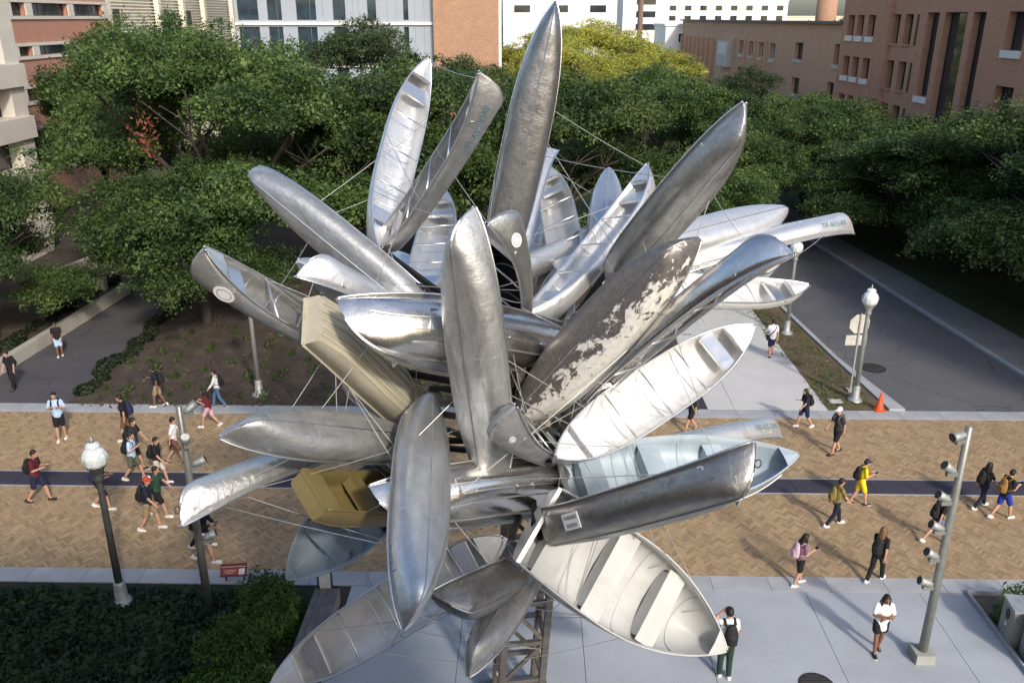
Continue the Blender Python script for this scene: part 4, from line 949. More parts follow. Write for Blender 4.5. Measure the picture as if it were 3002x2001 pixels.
# core frame: steel arms from the mast head to the inner ends of the boats
head = Matrix.Translation((mx, my, 0)) @ Matrix.Rotation(R(8), 4, 'Z')
for k, row in enumerate(BOATS):
    I = Vector(row[3]); a = head.inverted() @ I; f = min(.97, max(.35, (a.z-.4)/8.6)); p = Vector((0, 0, .08))+lean*f
    MB().bar(p, a, .09, .09).obj('arm', plain('core_shade_black', (.025, .024, .023), .6, .4), ma)  # arms coloured black to imitate the deep shade of the core
# ------------------------------------------------------------------ cables
def bp(key, t, side):
    e, h, mw = BO[key]; return mw @ h.pt(t, side)
def cable(p, q, label='thin steel cable tying neighbouring boats together', group='cables between the boats', r=.0068):
    d = q-p; L = d.length; e = MB(); n = 5
    pts = [p+d*k/n-Vector((0, 0, .01*L*(1-(2*k/n-1)**2))) for k in range(n+1)]
    o = MB().tube([x-p for x in pts], [r]*(n+1), 5, xs=(0.31, .77, .1)).obj('cable', M_CABLE); o.location = p
    tag(o, label, 'cable', group)
spec = [('c10', .45, -1, 'c1', .35, 1), ('c10', .98, 1, 'c11', .97, -1), ('c7', .35, 1, 'c14', .95, -1), ('c7', .05, 1, 'c15', .35, -1), ('c8', .6, 1, 'c13', .6, -1),
 ('c10', .1, 1, 'c11', -.1, -1), ('c10', -.2, -1, 'c1', .2, 1), ('c10', -.5, 1, 'c5', .9, -1), ('c11', .1, 1, 'c9', .8, -1), ('c2', .2, 1, 'c3', .9, -1), ('c5', .5, 1, 'c9', .2, -1), ('c9', .4, 1, 'c14', -.2, -1),
 ('c14', .2, 1, 'c19', .4, -1), ('c18', .4, 1, 'c21', .4, 1), ('c20', .85, 1, 'c21', .1, 1), ('c20', .3, 1, 'r2', .3, -1), ('c24', .2, -1, 'r2', .2, -1), ('c24', -.5, 1, 'r3', -.4, -1), ('r3', .1, 1, 'c24', .3, 1),
 ('c6', .4, -1, 'c26', .1, 1), ('c6', -.3, -1, 'j2', .4, 1), ('c29', .5, -1, 'c30', .4, 1), ('c29', -.2, 1, 'j1', .2, -1), ('r1', .5, -1, 'c29', .1, 1), ('c5', -.3, -1, 'c6', -.2, 1), ('c5', -.6, 1, 'r6', .8, -1),
 ('c6', .0, 1, 'r5', .3, -1), ('j2', .8, 1, 'r4', .3, -1), ('c2', .5, 1, 'c1', .3, -1), ('c16', .3, 1, 'c15', .3, 1), ('c17', .5, 1, 'c18', .8, -1), ('c23', .4, 1, 'c20', .6, 1), ('r6', .6, 1, 'c20', -.5, -1), ('c19', -.2, 1, 'c20', 0, -1)]
for a, t, s, b_, u, v_ in spec: cable(bp(a, t, s), bp(b_, u, v_))
rd = random.Random(4); keys = list(BO); made = 0
while made < 95:
    a, b_ = rd.sample(keys, 2); p = bp(a, rd.uniform(-.8, .75), rd.choice((-1, 1))); q = bp(b_, rd.uniform(-.8, .75), rd.choice((-1, 1)))
    L = (p-q).length
    if 1.2 < L < 3.6: cable(p, q); made += 1
# stays from the lower boats to the foot of the mast and paving
low = [('c26', .2, 1), ('c26', -.1, 1), ('c28', .9, 1), ('r3', -.2, 1), ('r3', .2, 1), ('r3', .5, 1), ('c25', .5, 1), ('c6', .98, 0), ('c27', .5, 1), ('r3', .7, 1), ('c28', .6, -1)]
for k, (a, t, s) in enumerate(low):
    f = .18+.05*(k % 6); p = Vector((mx, my, .08))+lean*f+Vector((.4*(1 if k % 2 else -1), -.4, 0)); cable(bp(a, t, s), p, 'steel stay running from a low boat down to the mast', 'stays at the foot of the mast')
for k, (a, t, s, gx, gy) in enumerate((('c30', .3, 1, -7.9, 17.0), ('c24', .55, 1, 2.6, 15.6), ('c24', .8, 1, 3.4, 16.2), ('r2', .6, 1, 4.4, 17.4), ('c2', .1, -1, -4.2, 18.2), ('c21', .2, 1, 4.9, 20.5))):
    pass
# ================================================================== street furniture
M_POST = plain('lamp_post_paint', (.10, .105, .10), .45, .4); M_GALV = metal('galvanised', (.42, .44, .43), .5, .7, .3, dent=.05, met=.6)
M_GLOBE = None
def globe_mat():
    m, t, b = base('lamp_glass'); v = coords(t, False); sp = nd(t, 'ShaderNodeSeparateXYZ'); t.links.new(v, sp.inputs[0])
    n = noise(t, v, 14, 2); t.links.new(ramp(t, n, [(.3, (.55, .62, .60)), (.7, (.8, .85, .84))]), b.inputs['Base Color'])
    b.inputs['Roughness'].default_value = .12; b.inputs['Specular IOR Level'].default_value = .7; b.inputs['Coat Weight'].default_value = .6; return m
M_GLOBE = globe_mat()
def lamp(x, y, label, post=M_POST, hh=4.75):
    e = empty('street_lamp', (x, y, 0), 0, label, 'lamp', 'acorn street lamps')
    s = hh/4.75
    MB().lathe([(.30, 0), (.30, .08), (.24, .12), (.20, .16), (.16, .2), (.14, .6), (.12, .66)], 12).obj('base', M_GALV, e, True)
    MB().lathe([(.095, .6*s), (.075, 3.55*s), (.075, 3.62*s)], 12).obj('pole', post, e, True)
    MB().lathe([(.09, 3.55*s), (.13, 3.62*s), (.10, 3.7*s), (.15, 3.85*s), (.24, 3.98*s), (.25, 4.02*s)], 14).obj('collar', post, e, True)
    gl = MB(); n = 24; prof = [(.235, 4.0), (.27, 4.06), (.29, 4.18), (.285, 4.26), (.24, 4.36), (.19, 4.42), (.16, 4.44), (.15, 4.47), (.17, 4.5), (.14, 4.56), (.06, 4.6)]
    rows = []
    for r_, z in prof:
        rows.append(len(gl.v)); gl.v += [(r_*(1+.035*(k % 2))*math.cos(2*math.pi*k/n), r_*(1+.035*(k % 2))*math.sin(2*math.pi*k/n), z*s) for k in range(n)]
    for i in range(len(rows)-1): gl.f += [(rows[i]+k, rows[i]+(k+1) % n, rows[i+1]+(k+1) % n, rows[i+1]+k) for k in range(n)]
    gl.obj('globe', M_GLOBE, e); MB().lathe([(.05, 4.58*s), (.03, 4.64*s), (.012, 4.75*s)], 8).obj('finial', M_GALV, e, True)
    return e
lamp(-9.95, 18.14, 'dark acorn street lamp rising from the ivy bed')
lamp(-10.0, 31.0, 'street lamp at the soil bed with its globe hidden behind a canoe', M_GALV)
lamp(13.37, 30.48, 'grey acorn street lamp beside the stop sign', M_GALV)
lamp(12.98, 38.08, 'grey acorn street lamp farther along the lawn strip', M_GALV)
M_LENS = plain('lamp_lens', (.6, .6, .52), .15)
M_SPOTD = plain('spot_grey', (.22, .23, .22), .5, .3)
def spot_pole(x, y, h_, label, spots, box, mat):
    e = empty('spotlight_pole', (x, y, 0), 0, label, 'light pole')
    b0_ = 0
    if box: MB().box((0, 0, .13), (.44, .44, .26)).obj('base_block', concrete('block_concrete', (.36, .37, .34)), e); b0_ = .26
    else: MB().lathe([(.14, 0), (.12, .1)], 12).obj('base', M_GALV, e)
    MB().lathe([(.105, b0_), (.085, h_*.6), (.072, h_), (.03, h_+.03)], 14).obj('pole', mat, e, True)
    for z, ang, tilt in spots:
        d = Vector((math.cos(R(ang)), math.sin(R(ang)), 0)); p = Vector((0, 0, z))+d*.08
        s = MB().bar(p-d*.02, p+d*.22, .10, .09).obj('spotlight', M_SPOTD, e)
        c = p+d*.17; ax = (d*math.cos(R(tilt))+Vector((0, 0, math.sin(R(tilt))))).normalized(); c = c+Vector((0, 0, .14))
        MB().bar(p+d*.17, c, .04, .05, d).obj('bracket', M_SPOTD, s)
        MB().tube([c-ax*.16, c-ax*.05, c+ax*.04, c+ax*.16], [.06, .085, .09, .105], 12).obj('housing', M_GALV, s, True)
        MB().tube([c+ax*.161, c+ax*.164], [.094, .094], 12).obj('lens', M_LENS if tilt > 35 else M_FRAME, s)
    return e
spot_pole(9.55, 16.11, 6.0, 'tall tapered spotlight pole on a concrete block in the plaza', [(5.7, 200, -5), (4.9, 185, 35), (4.2, 185, 30), (3.45, 180, 25), (2.75, 185, 30), (2.0, 180, 20)], True, plain('pole_paint', (.30, .31, .29), .4, .5))
spot_pole(-7.52, 17.57, 5.8, 'slim spotlight pole rising from the ivy bed beside the red sign', [(5.55, 40, 30), (4.9, -60, 60), (4.2, 20, 20), (3.0, 10, 20), (2.2, 20, 20)], False, plain('pole_paint2', (.25, .255, .24), .4, .5))
# stop sign seen from behind
st = empty('stop_sign', (13.53, 31.39, 0), R(4), 'back of an octagonal stop sign with a small plate below', 'sign')
MB().bar((0, 0, 0), (0, 0, 3.3), .06, .03, (0, 1, 0)).obj('post', M_GALV, st)
oc = MB(); vs = [Vector((.42*math.cos(R(22.5+45*k)), .04, 2.85+.42*math.sin(R(22.5+45*k)))) for k in range(8)]
oc.add(vs+[v+Vector((0, .012, 0)) for v in vs], [tuple(range(8)), tuple(range(15, 7, -1))]+[(k, k+8, (k+1) % 8+8, (k+1) % 8) for k in range(8)])
oc.obj('octagon', plain('sign_back', (.62, .62, .58), .45, .3), st)
pl_ = MB().box((-.05, .045, 2.18), (.85, .012, .42)).obj('plate', MATS['sign_back'], st)
MB().bar((0, 0, -.02), (0, 0, .12), .3, .3, (0, 1, 0)).obj('footing', MATS['block_concrete'], st)
co = empty('traffic_cone', (13.98, 29.62, .0), 0, 'orange traffic cone at the corner of the lawn strip', 'cone'); co.location[2] = .026
M_CONE = plain('cone_orange', (.75, .09, .02), .5, var=.1)
MB().lathe([(.17, .03), (.15, .06), (.035, .7), (.03, .71)], 16).obj('cone', M_CONE, co, True); MB().box((0, 0, .016), (.38, .38, .032)).obj('base', M_CONE, co)
tag(MB().box((12.59, 30.4, .03), (.5, .34, .03)).obj('utility_cover', M_CONCW), 'small pale rectangular utility cover in the lawn strip', 'cover')
def manhole(x, y, z, r_, label):
    e = empty('manhole_cover', (x, y, z), 0, label, 'manhole'); M = plain('cast_iron', (.05, .045, .042), .6, .5)
    MB().lathe([(r_, 0), (r_, .008), (r_*.96, .012), (.001, .012)], 28).obj('rim', M, e)
    for k in range(7): MB().box((0, (k-3)*r_*.24, .014), (2*math.sqrt(max(.01, (r_*.85)**2-((k-3)*r_*.24)**2)), r_*.09, .008)).obj('ridge', plain('worn_iron', (.10, .09, .085), .5, .6), e)
manhole(15.4, 33.86, -.004, .55, 'round iron manhole cover in the asphalt street')
manhole(6.83, 15.25, .008, .4, 'round iron manhole cover in the plaza concrete')
for k, (x, y) in enumerate(((8.25, 37.9), (8.75, 37.7))): tag(MB().box((x, y, .026), (.42, .22, .02)).obj('access_cover', plain('cover_grey', (.3, .3, .3))), 'small grey access cover set in the pale sidewalk', 'cover', 'covers in the sidewalk')
# red information sign and framed stand
si = empty('information_sign', (-7.35, 19.05, 0), R(6), 'low dark red information board at the edge of the ivy bed', 'sign')
si.scale = (.78, .78, .8); M_RED2 = plain('sign_red', (.13, .018, .015), .5); M_PALE = plain('sign_text_pale', (.6, .55, .5), .6, bmp=0)
tl = Matrix.Rotation(R(-42), 3, 'X')
for x in (-.3, .3): MB().bar((x, .05, 0), (x, .05, .42), .05, .05, (0, 1, 0)).obj('leg', M_RED2, si)
bd = MB().box((0, 0, 0), (.86, .44, .03), None).obj('board', M_RED2, si); bd.location = (0, 0, .45); bd.rotation_euler = (R(38), 0, 0)
MB().box((-.12, -.06, .019), (.5, .2, .006)).obj('panel', plain('sign_orange', (.30, .05, .02), .5, bmp=0), bd)
for k in range(3): MB().box((-.12, -.02-.05*k, .0235), (.4-.08*k, .012, .002)).obj('text_line', M_PALE, bd)
MB().box((.27, -.07, .019), (.2, .2, .006)).obj('pale_panel', M_PALE, bd)
hb = MB().box((0, .17, .019), (.8, .07, .006)).obj('header', plain('sign_dark', (.12, .015, .012), .5, bmp=0), bd); MB().box((0, .105, .0195), (.8, .018, .006)).obj('rule', M_PALE, bd)
fs = empty('display_stand', (-4.75, 18.2, 0), R(8), 'narrow upright display frame with red top beside the plank ledge', 'sign')
M_BLK = plain('stand_black', (.025, .03, .035), .5)
for x in (-.17, .17): MB().box((x, 0, .52), (.04, .05, 1.04)).obj('upright', M_BLK, fs)
MB().box((0, 0, 1.06), (.42, .09, .06)).obj('top_cap', M_RED2, fs); MB().box((0, 0, .04), (.3, .06, .06)).obj('bottom_rail', M_BLK, fs)
MB().box((0, .0, .55), (.28, .012, .92)).obj('panel', plain('stand_panel', (.55, .57, .58), .4, bmp=0), fs); MB().box((0, 0, .015), (.4, .24, .03)).obj('foot', M_GALV, fs)
# litter bins and gravel bed at the plaza edge
sheet('gravel_bed', rect(11.42, 14.2, 8, 18.74), .0, ground_mat('gravel', [(.10, .08, .06), (.18, .145, .11), (.28, .24, .19), (.06, .05, .04)], 3, 16))
for nm, a, b_, lb_ in (('bed_edging', (11.41, 18.74), (14.2, 18.74), 'thin concrete edging between gravel bed and concrete strip'), ('bed_edging', (11.41, 8), (11.41, 18.7), 'thin concrete edging between gravel bed and plaza')):
    o = tag(MB().bar((a[0], a[1], .05), (b_[0], b_[1], .05), .06, .14).obj(nm, M_CONC), lb_, 'edging'); o.rotation_euler[2] = TILT
def bin_(x, y, label):
    e = empty('litter_bin', (x, y, 0), R(-8), label, 'bin', 'litter bins beside the gravel bed'); m = plain('bin_grey', (.26, .28, .27), .45, .3)
    MB().box((0, 0, .52), (.66, .62, 1.0)).obj('body', m, e); MB().box((0, 0, 1.06), (.72, .68, .07)).obj('lid', plain('bin_lid', (.34, .37, .38), .4, .3), e)
    o_ = MB().lathe([(.001, 0), (.12, 0), (.12, .012)], 16).obj('opening', M_BLK, e); o_.rotation_euler = (0, R(-90), 0); o_.location = (-.332, 0, .78); o_.scale = (1.2, .8, 1)
    MB().box((-.337, 0, .5), (.012, .1, .1)).obj('badge', plain('badge_white', (.7, .7, .68)), e)
    MB().box((0, 0, .015), (.6, .56, .03)).obj('plinth', M_BLK, e)
bin_(12.1, 16.7, 'grey square litter bin with round opening next to the shrub'); bin_(12.2, 15.95, 'grey square litter bin set behind the other bin')
# ================================================================== people
PEOPLE = [
 (-14.59, 23.08, 1.81, {'face': 0, 'top': 'maroon', 'bot': 'navy', 'shoe': 'black', 'pack': 'black', 'arms': 'phone', 'stride': 1, 'label': 'person in maroon tee and navy shorts reading a phone, black backpack'}),
 (-15.94, 27.22, 1.83, {'face': 285, 'top': 'skyblue', 'bot': 'black', 'shoe': 'white', 'pack': 'navy', 'arms': 'strap', 'stride': 0.4, 'label': 'person in light blue tee and black shorts with navy backpack straps'}),
 (-13.58, 27.18, 1.77, {'face': 190, 'top': 'black', 'bot': 'brown', 'shoe': 'white', 'pack': 'navy', 'arms': 'phone', 'stride': 0.6, 'label': 'person in black tee with navy backpack holding a phone behind the walking pair'}),
 (-12.44, 25.21, 1.83, {'face': 0, 'top': 'charcoal', 'bot': 'black', 'shoe': 'black', 'pack': 'black', 'arms': 'swing', 'stride': 0.8, 'label': 'person in dark grey tee with black shoulder bag behind the light blue tee'}),
 (-12.20, 24.43, 1.73, {'face': 0, 'top': 'skyblue', 'bot': 'olive', 'shoe': 'white', 'pack': 'black', 'arms': 'strap', 'stride': 1, 'label': 'person in pale blue tee and olive shorts with black backpack and white shoes'}),
 (-11.27, 25.52, 1.72, {'face': 15, 'top': 'white', 'bot': 'brown', 'shoe': 'brown', 'arms': 'swing', 'stride': 1, 'wrap': 'maroon', 'label': 'person in white tee and brown shorts with maroon shirt tied at the waist'}),
 (-11.27, 24.13, 1.69, {'face': 0, 'top': 'black', 'bot': 'cream', 'shoe': 'white', 'pack': 'black', 'arms': 'swing', 'stride': 0.8, 'label': 'person in black tee and cream shorts with black backpack and glasses'}),
 (-10.57, 22.26, 1.70, {'face': 0, 'top': 'green', 'bot': 'black', 'shoe': 'white', 'arms': 'swing', 'stride': 1, 'label': 'person in dark green tee and black shorts swinging arms'}),
 (-10.53, 21.52, 1.75, {'face': 0, 'top': 'navyblk', 'bot': 'khaki', 'shoe': 'white', 'pack': 'black', 'arms': 'swing', 'stride': 0.9, 'hat': 'red', 'label': 'person in red cap, navy tee and khaki shorts with black backpack'}),
 (-12.45, 22.68, 1.67, {'face': 0, 'top': 'black', 'bot': 'black', 'shoe': 'white', 'pack': 'navy', 'arms': 'phone', 'stride': 1, 'label': 'person in black tee and black shorts with blue backpack passing behind the lamp post'}),
 (-8.76, 20.65, 1.56, {'face': 0, 'top': 'pink', 'bot': 'black', 'pants': 1, 'shoe': 'white', 'arms': 'swing', 'stride': 1, 'label': 'person in pale pink top and black trousers behind the spotlight pole'}),
 (-8.43, 19.97, 1.83, {'face': 0, 'top': 'black', 'bot': 'white', 'shoe': 'white', 'arms': 'phone', 'stride': 1, 'hair': 'long', 'pack': 'black', 'label': 'person in black jacket and white skirt holding a phone beside the spotlight pole'}),
 (-11.03, 28.25, 1.56, {'face': 180, 'top': 'maroon', 'bot': 'pink', 'shoe': 'white', 'arms': 'phone', 'stride': 1.2, 'hair': 'long', 'label': 'person in maroon tee and pale pink shorts taking a long stride'}),
 (-11.27, 29.98, 1.56, {'face': 190, 'top': 'white', 'bot': 'denim', 'pants': 1, 'shoe': 'brown', 'pack': 'black', 'arms': 'swing', 'stride': 0.9, 'label': 'person in white sleeves and jeans with black backpack at the edge of the planting bed'}),
 (-13.57, 30.01, 1.69, {'face': 190, 'top': 'navyblk', 'bot': 'khaki', 'shoe': 'white', 'pack': 'black', 'arms': 'phone', 'stride': 0.7, 'skin': 1, 'label': 'person in navy tee and tan shorts at the edge of the planting bed'}),
 (-19.95, 35.22, 1.59, {'face': 290, 'top': 'black', 'bot': 'skyblue', 'shoe': 'white', 'arms': 'swing', 'stride': 0.3, 'skin': 1, 'label': 'person in black printed tee and pale blue shorts on the asphalt path'}),
 (-20.02, 31.58, 1.66, {'face': 250, 'top': 'black', 'bot': 'black', 'pants': 1, 'shoe': 'black', 'arms': 'swing', 'stride': 0.4, 'pack': 'black', 'label': 'person all in black on the asphalt path by the low wall'}),
 (11.40, 35.17, 1.74, {'face': 92, 'top': 'white', 'bot': 'navy', 'shoe': 'black', 'arms': 'swing', 'stride': 0.7, 'label': 'person in white tee and navy shorts walking away on the sidewalk with a sling bag'}),
 (6.45, 27.87, 1.56, {'face': 190, 'top': 'black', 'bot': 'black', 'shoe': 'brown', 'pack': 'darkgreen', 'arms': 'swing', 'stride': 1, 'hair': 'long', 'label': 'person in black dress with dark green backpack by the far paving edge'}),
 (10.66, 28.23, 1.56, {'face': 190, 'top': 'navyblk', 'bot': 'navy', 'shoe': 'white', 'pack': 'black', 'arms': 'phone', 'stride': 1, 'hair': 'long', 'label': 'person with long black hair in navy tee and shorts with black backpack'}),
 (11.09, 26.20, 1.75, {'face': 200, 'top': 'charcoal', 'bot': 'black', 'shoe': 'black', 'pack': 'grey', 'arms': 'swing', 'stride': 0.8, 'hat': 'white', 'label': 'person in white cap, dark tee and black shorts carrying a grey bag'}),
 (10.65, 22.92, 1.56, {'face': 0, 'top': 'yellow', 'bot': 'yellow', 'shoe': 'black', 'pack': 'black', 'arms': 'phone', 'stride': 0.8, 'hat': 'navy', 'label': 'person in yellow tee and navy cap with black backpack'}),
 (9.48, 21.75, 1.58, {'face': 10, 'top': 'camo', 'bot': 'navyblk', 'pants': 1, 'shoe': 'white', 'pack': 'camo', 'arms': 'swing', 'stride': 1, 'label': 'person in camouflage tee and navy trousers with camouflage backpack'}),
 (12.04, 20.88, 1.56, {'face': 15, 'top': 'black', 'bot': 'denim', 'shoe': 'white', 'pack': 'black', 'arms': 'swing', 'stride': 1.2, 'hat': 'black', 'label': 'person in black cap and denim shorts with spotted black backpack behind the spotlight mast'}),
 (14.29, 22.73, 1.56, {'face': 15, 'top': 'black', 'bot': 'navyblk', 'pants': 1, 'shoe': 'white', 'pack': 'black', 'arms': 'swing', 'stride': 1, 'hair': 'long', 'label': 'person with long black hair in black top and dark jeans with pink bag charm'}),
 (14.61, 22.13, 1.66, {'face': 15, 'top': 'black', 'bot': 'blue', 'shoe': 'white', 'pack': 'tan', 'arms': 'phone', 'stride': 1, 'label': 'person in black tee and bright blue shorts with brown backpack'}),
 (7.53, 18.91, 1.56, {'face': 10, 'top': 'mauve', 'bot': 'black', 'shoe': 'white', 'pack': 'lilac', 'arms': 'phone', 'stride': 0.5, 'hair': 'long', 'label': 'person with lilac backpack and black shorts holding a phone out'}),
 (9.64, 19.09, 1.65, {'face': 40, 'top': 'black', 'bot': 'black', 'pants': 1, 'shoe': 'white', 'pack': 'black', 'arms': 'swing', 'stride': 0.9, 'hair': 'longlight', 'label': 'person with long light brown hair, black backpack and black trousers'}),
 (4.80, 15.53, 1.86, {'face': 95, 'top': 'white', 'bot': 'darkgreen', 'pants': 1, 'shoe': 'white', 'pack': 'black', 'arms': 'head', 'stride': 0.15, 'label': 'person in white tee and dark green leggings raising a hand to the head'}),
 (8.59, 16.34, 1.67, {'face': 265, 'top': 'white', 'bot': 'black', 'shoe': 'black', 'arms': 'cross', 'stride': 0.5, 'hair': 'long', 'skin': 1, 'tunic': 1, 'label': 'person in oversized white tee with arms folded and bare legs'}),
]

PC = dict(maroon=(.12, .014, .025), navy=(.015, .022, .06), black=(.012, .012, .014), charcoal=(.035, .035, .04), skyblue=(.42, .56, .75), white=(.78, .78, .8), brown=(.14, .08, .045), olive=(.10, .11, .07),
 cream=(.55, .50, .42), green=(.03, .07, .045), navyblk=(.012, .016, .035), khaki=(.30, .22, .13), pink=(.6, .38, .4), denim=(.08, .15, .28), darkgreen=(.018, .04, .03), grey=(.16, .16, .165), yellow=(.85, .62, .02),
 camo=(.20, .16, .05), blue=(.015, .04, .32), tan=(.26, .14, .04), mauve=(.22, .12, .16), lilac=(.5, .36, .45), red=(.45, .06, .03))
def cloth(c): return plain('cloth_'+c, PC[c], .9, var=.3, scale=14, bmp=.5, bscale=25)
SKIN = [plain('skin_light', (.50, .28, .19), .5, var=.08, bmp=.05), plain('skin_dark', (.20, .10, .065), .5, var=.1, bmp=.05)]
HAIR = {'d': plain('hair_dark', (.014, .011, .010), .55, var=.4), 'l': plain('hair_light', (.16, .09, .045), .55, var=.35)}
M_SHOEW = plain('shoe_white', (.75, .75, .74), .5); M_SHOEB = plain('shoe_black', (.02, .02, .022), .5); M_SHOEN = plain('shoe_brown', (.12, .07, .05), .6)
M_PHONE = plain('phone_black', (.01, .01, .012), .2, bmp=0); M_EYE = plain('eye_dark', (.02, .015, .012), .3, bmp=0); M_LIP = plain('lip', (.28, .09, .08), .5, bmp=0)
EYE = MB().lathe([(.001, -.006), (.009, -.003), (.01, .0), (.009, .003), (.001, .006)], 8).mesh('eye'); EYE.materials.append(M_EYE)
REM = []   # (name, mb, material, parent, voxel, extra mb)
def rem(name, mb, mat, parent, vox, extra=None): REM.append((name, mb, mat, parent, vox, extra))
def V(x, y, z): return Vector((x, y, z))
def make_person(x, y, h_, o, idx):
    rd = random.Random(idx*7+1); e = empty('person', (x, y, 0), R(o['face']-90), o['label'], 'person', 'people crossing the mall')
    s = h_/1.72; e.scale = (s, s, s); skin = SKIN[o.get('skin', 0) if o.get('skin') is not None else 0]
    st = o.get('stride', .6)
    # legs: local +Y is forward
    def leg(sx, th, sh):
        hip = V(sx*.088, 0, .90); kn = hip+V(0, math.sin(R(th)), -math.cos(R(th)))*.43; an = kn+V(0, math.sin(R(sh)), -math.cos(R(sh)))*.41
        return [hip, kn, an]
    lead = 1 if idx % 2 else -1
    Lf = leg(lead, 24*st, 10*st); Lb = leg(-lead, -10*st, -34*st)
    low_f = Lf[2].z-.07; low_b = Lb[2].z-.075-.02*st
    dz = -min(low_f, low_b)
    for q in Lf+Lb: q.z += dz
    pel = V(0, 0, .95+dz); lean = .05*st
    ch = V(0, lean*.6, 1.27+dz); nk = V(0, lean, 1.45+dz); hd = V(0, lean+.03, 1.60+dz)
    if o.get('arms') in ('phone', 'cross'): hd = V(0, lean+.06, 1.59+dz)
    sh = [V(-.165, lean*.8, 1.40+dz), V(.165, lean*.8, 1.40+dz)]
    arms = []
    for k, sx in ((0, -1), (1, 1)):
        S = sh[k]; md = o.get('arms', 'swing')
        if md == 'phone' and (k == 1 or idx % 3 == 0): el = S+V(sx*.03, .02, -.28); ha = el+V(-sx*.08, .23, .07)
        elif md == 'strap': el = S+V(sx*.10, .02, -.26); ha = el+V(-sx*.14, .16, .10)
        elif md == 'cross': el = S+V(sx*.07, .06, -.27); ha = el+V(-sx*.25, .13, .02+.03*sx)
        elif md == 'head' and k == 0: el = S+V(-.13, .14, -.06); ha = hd+V(-.10, .06, .0)
        else:
            a = 24*st*(1 if (sx == lead) == False else -1); el = S+V(sx*.045, math.sin(R(a))*.27, -math.cos(R(a))*.27); b_ = a+18; ha = el+V(-sx*.0, math.sin(R(b_))*.25, -math.cos(R(b_))*.25)
        arms.append((S, el, ha))
    B = MB()
    for lg in (Lf, Lb): B.limb(lg[0], lg[1], .082, .056); B.limb(lg[1], lg[1].lerp(lg[2], .35), .056, .058); B.limb(lg[1].lerp(lg[2], .35), lg[2], .058, .036); B.limb(lg[2], lg[2]+V(0, .1, -.045), .036, .03)
    for S, el, ha in arms: B.limb(S, el, .05, .038); B.limb(el, el.lerp(ha, .4), .039, .038); B.limb(el.lerp(ha, .4), ha, .038, .026)
    B.limb(pel-V(0, 0, .03), pel+V(0, 0, .08), (.15, .105), (.135, .10), 12); B.limb(pel+V(0, 0, .08), ch, (.13, .095), (.165, .11), 12); B.limb(ch, sh[0].lerp(sh[1], .5)-V(0, 0, .02), (.165, .11), (.13, .08), 12)
    B.limb(nk-V(0, .0, .06), nk+V(0, .015, .06), .052, .05)
    B.limb(hd-V(0, -.015, .055), hd+V(0, -.01, .035), (.062, .075), (.076, .095), 12); B.limb(hd+V(0, .085, .0), hd+V(0, .105, -.03), .012, .016)
    for sx in (-1, 1): B.limb(hd+V(sx*.078, -.01, -.02), hd+V(sx*.082, -.012, .015), .014, .016)
    F = MB()
    for k, (S, el, ha) in enumerate(arms):
        d = (ha-el).normalized(); sx = -1 if k == 0 else 1; side = d.cross(V(0, 0, 1)); side = side.normalized() if side.length > .2 else V(1, 0, 0); pn = d.cross(side)
        B.limb(ha, ha+d*.07, .03, .034); pm = ha+d*.085
        for q, L_ in ((-1.5, .06), (-.5, .072), (.5, .068), (1.5, .052)):
            b0 = pm+side*q*.019; m_ = b0+d*L_*.55+pn*.006; F.tube([b0-d*.02, b0, m_, m_+d*L_*.35+pn*.022], [.009, .0095, .0085, .006], 6)
        tb = ha+d*.03-side*.03*sx; F.tube([tb, tb+d*.03-side*.022*sx, tb+d*.06-side*.02*sx+pn*.012], [.011, .010, .007], 6)
    rem('body', B, skin, e, .017, F)
    for sx in (-1, 1):
        q = link('eye', EYE, M_EYE, e); q.location = hd+V(sx*.031, .088, .012)
    MB().box((0, 0, 0), (.045, .012, .01)).obj('mouth', M_LIP, e).location = hd+V(0, .088, -.052)
    # top
    Tm = MB(); tl = .72 if not o.get('tunic') else .2
    lo = pel-V(0, 0, .06 if not o.get('tunic') else .2)
    Tm.limb(lo, pel+V(0, 0, .1), (.172, .128), (.162, .122), 14); Tm.limb(pel+V(0, 0, .1), ch, (.158, .118), (.182, .128), 14); Tm.limb(ch, sh[0].lerp(sh[1], .5)-V(0, 0, .01), (.182, .126), (.145, .092), 14)
    for S, el, ha in arms:
        Tm.limb(S-V(0, 0, .005), S.lerp(el, .72), .064, .062)
        if 'sleeves' in o['label'] or 'jacket' in o['label']: Tm.limb(S.lerp(el, .7), el, .06, .052); Tm.limb(el, el.lerp(ha, .85), .052, .042)
    rem('top', Tm, cloth(o['top']), e, .019)
    # bottom
    Bo = MB(); Bo.limb(pel-V(0, 0, .08), pel+V(0, 0, .0), (.165, .122), (.155, .118), 14)
    for lg in (Lf, Lb):
        if o.get('pants'): Bo.limb(lg[0], lg[1], .098, .072); Bo.limb(lg[1], lg[2]-V(0, 0, .0), .072, .058)
        elif 'skirt' in o['label'] or 'dress' in o['label'] or o.get('tunic'): Bo.limb(lg[0], lg[0].lerp(lg[1], .5), .105, .115)
        else: Bo.limb(lg[0], lg[0].lerp(lg[1], .82), .10, .088)
    rem('bottoms', Bo, cloth(o['bot']), e, .019)
    if o.get('wrap'):
        W = MB(); W.limb(pel+V(0, -.05, -.12), pel+V(0, 0, .04), (.185, .14), (.172, .13), 12); W.limb(pel+V(0, -.13, 0), pel+V(0, -.14, -.3), (.12, .03), (.15, .03), 10); rem('tied_shirt', W, cloth(o['wrap']), e, .02)
    # shoes
    sm = {'white': M_SHOEW, 'black': M_SHOEB, 'brown': M_SHOEN}[o['shoe']]
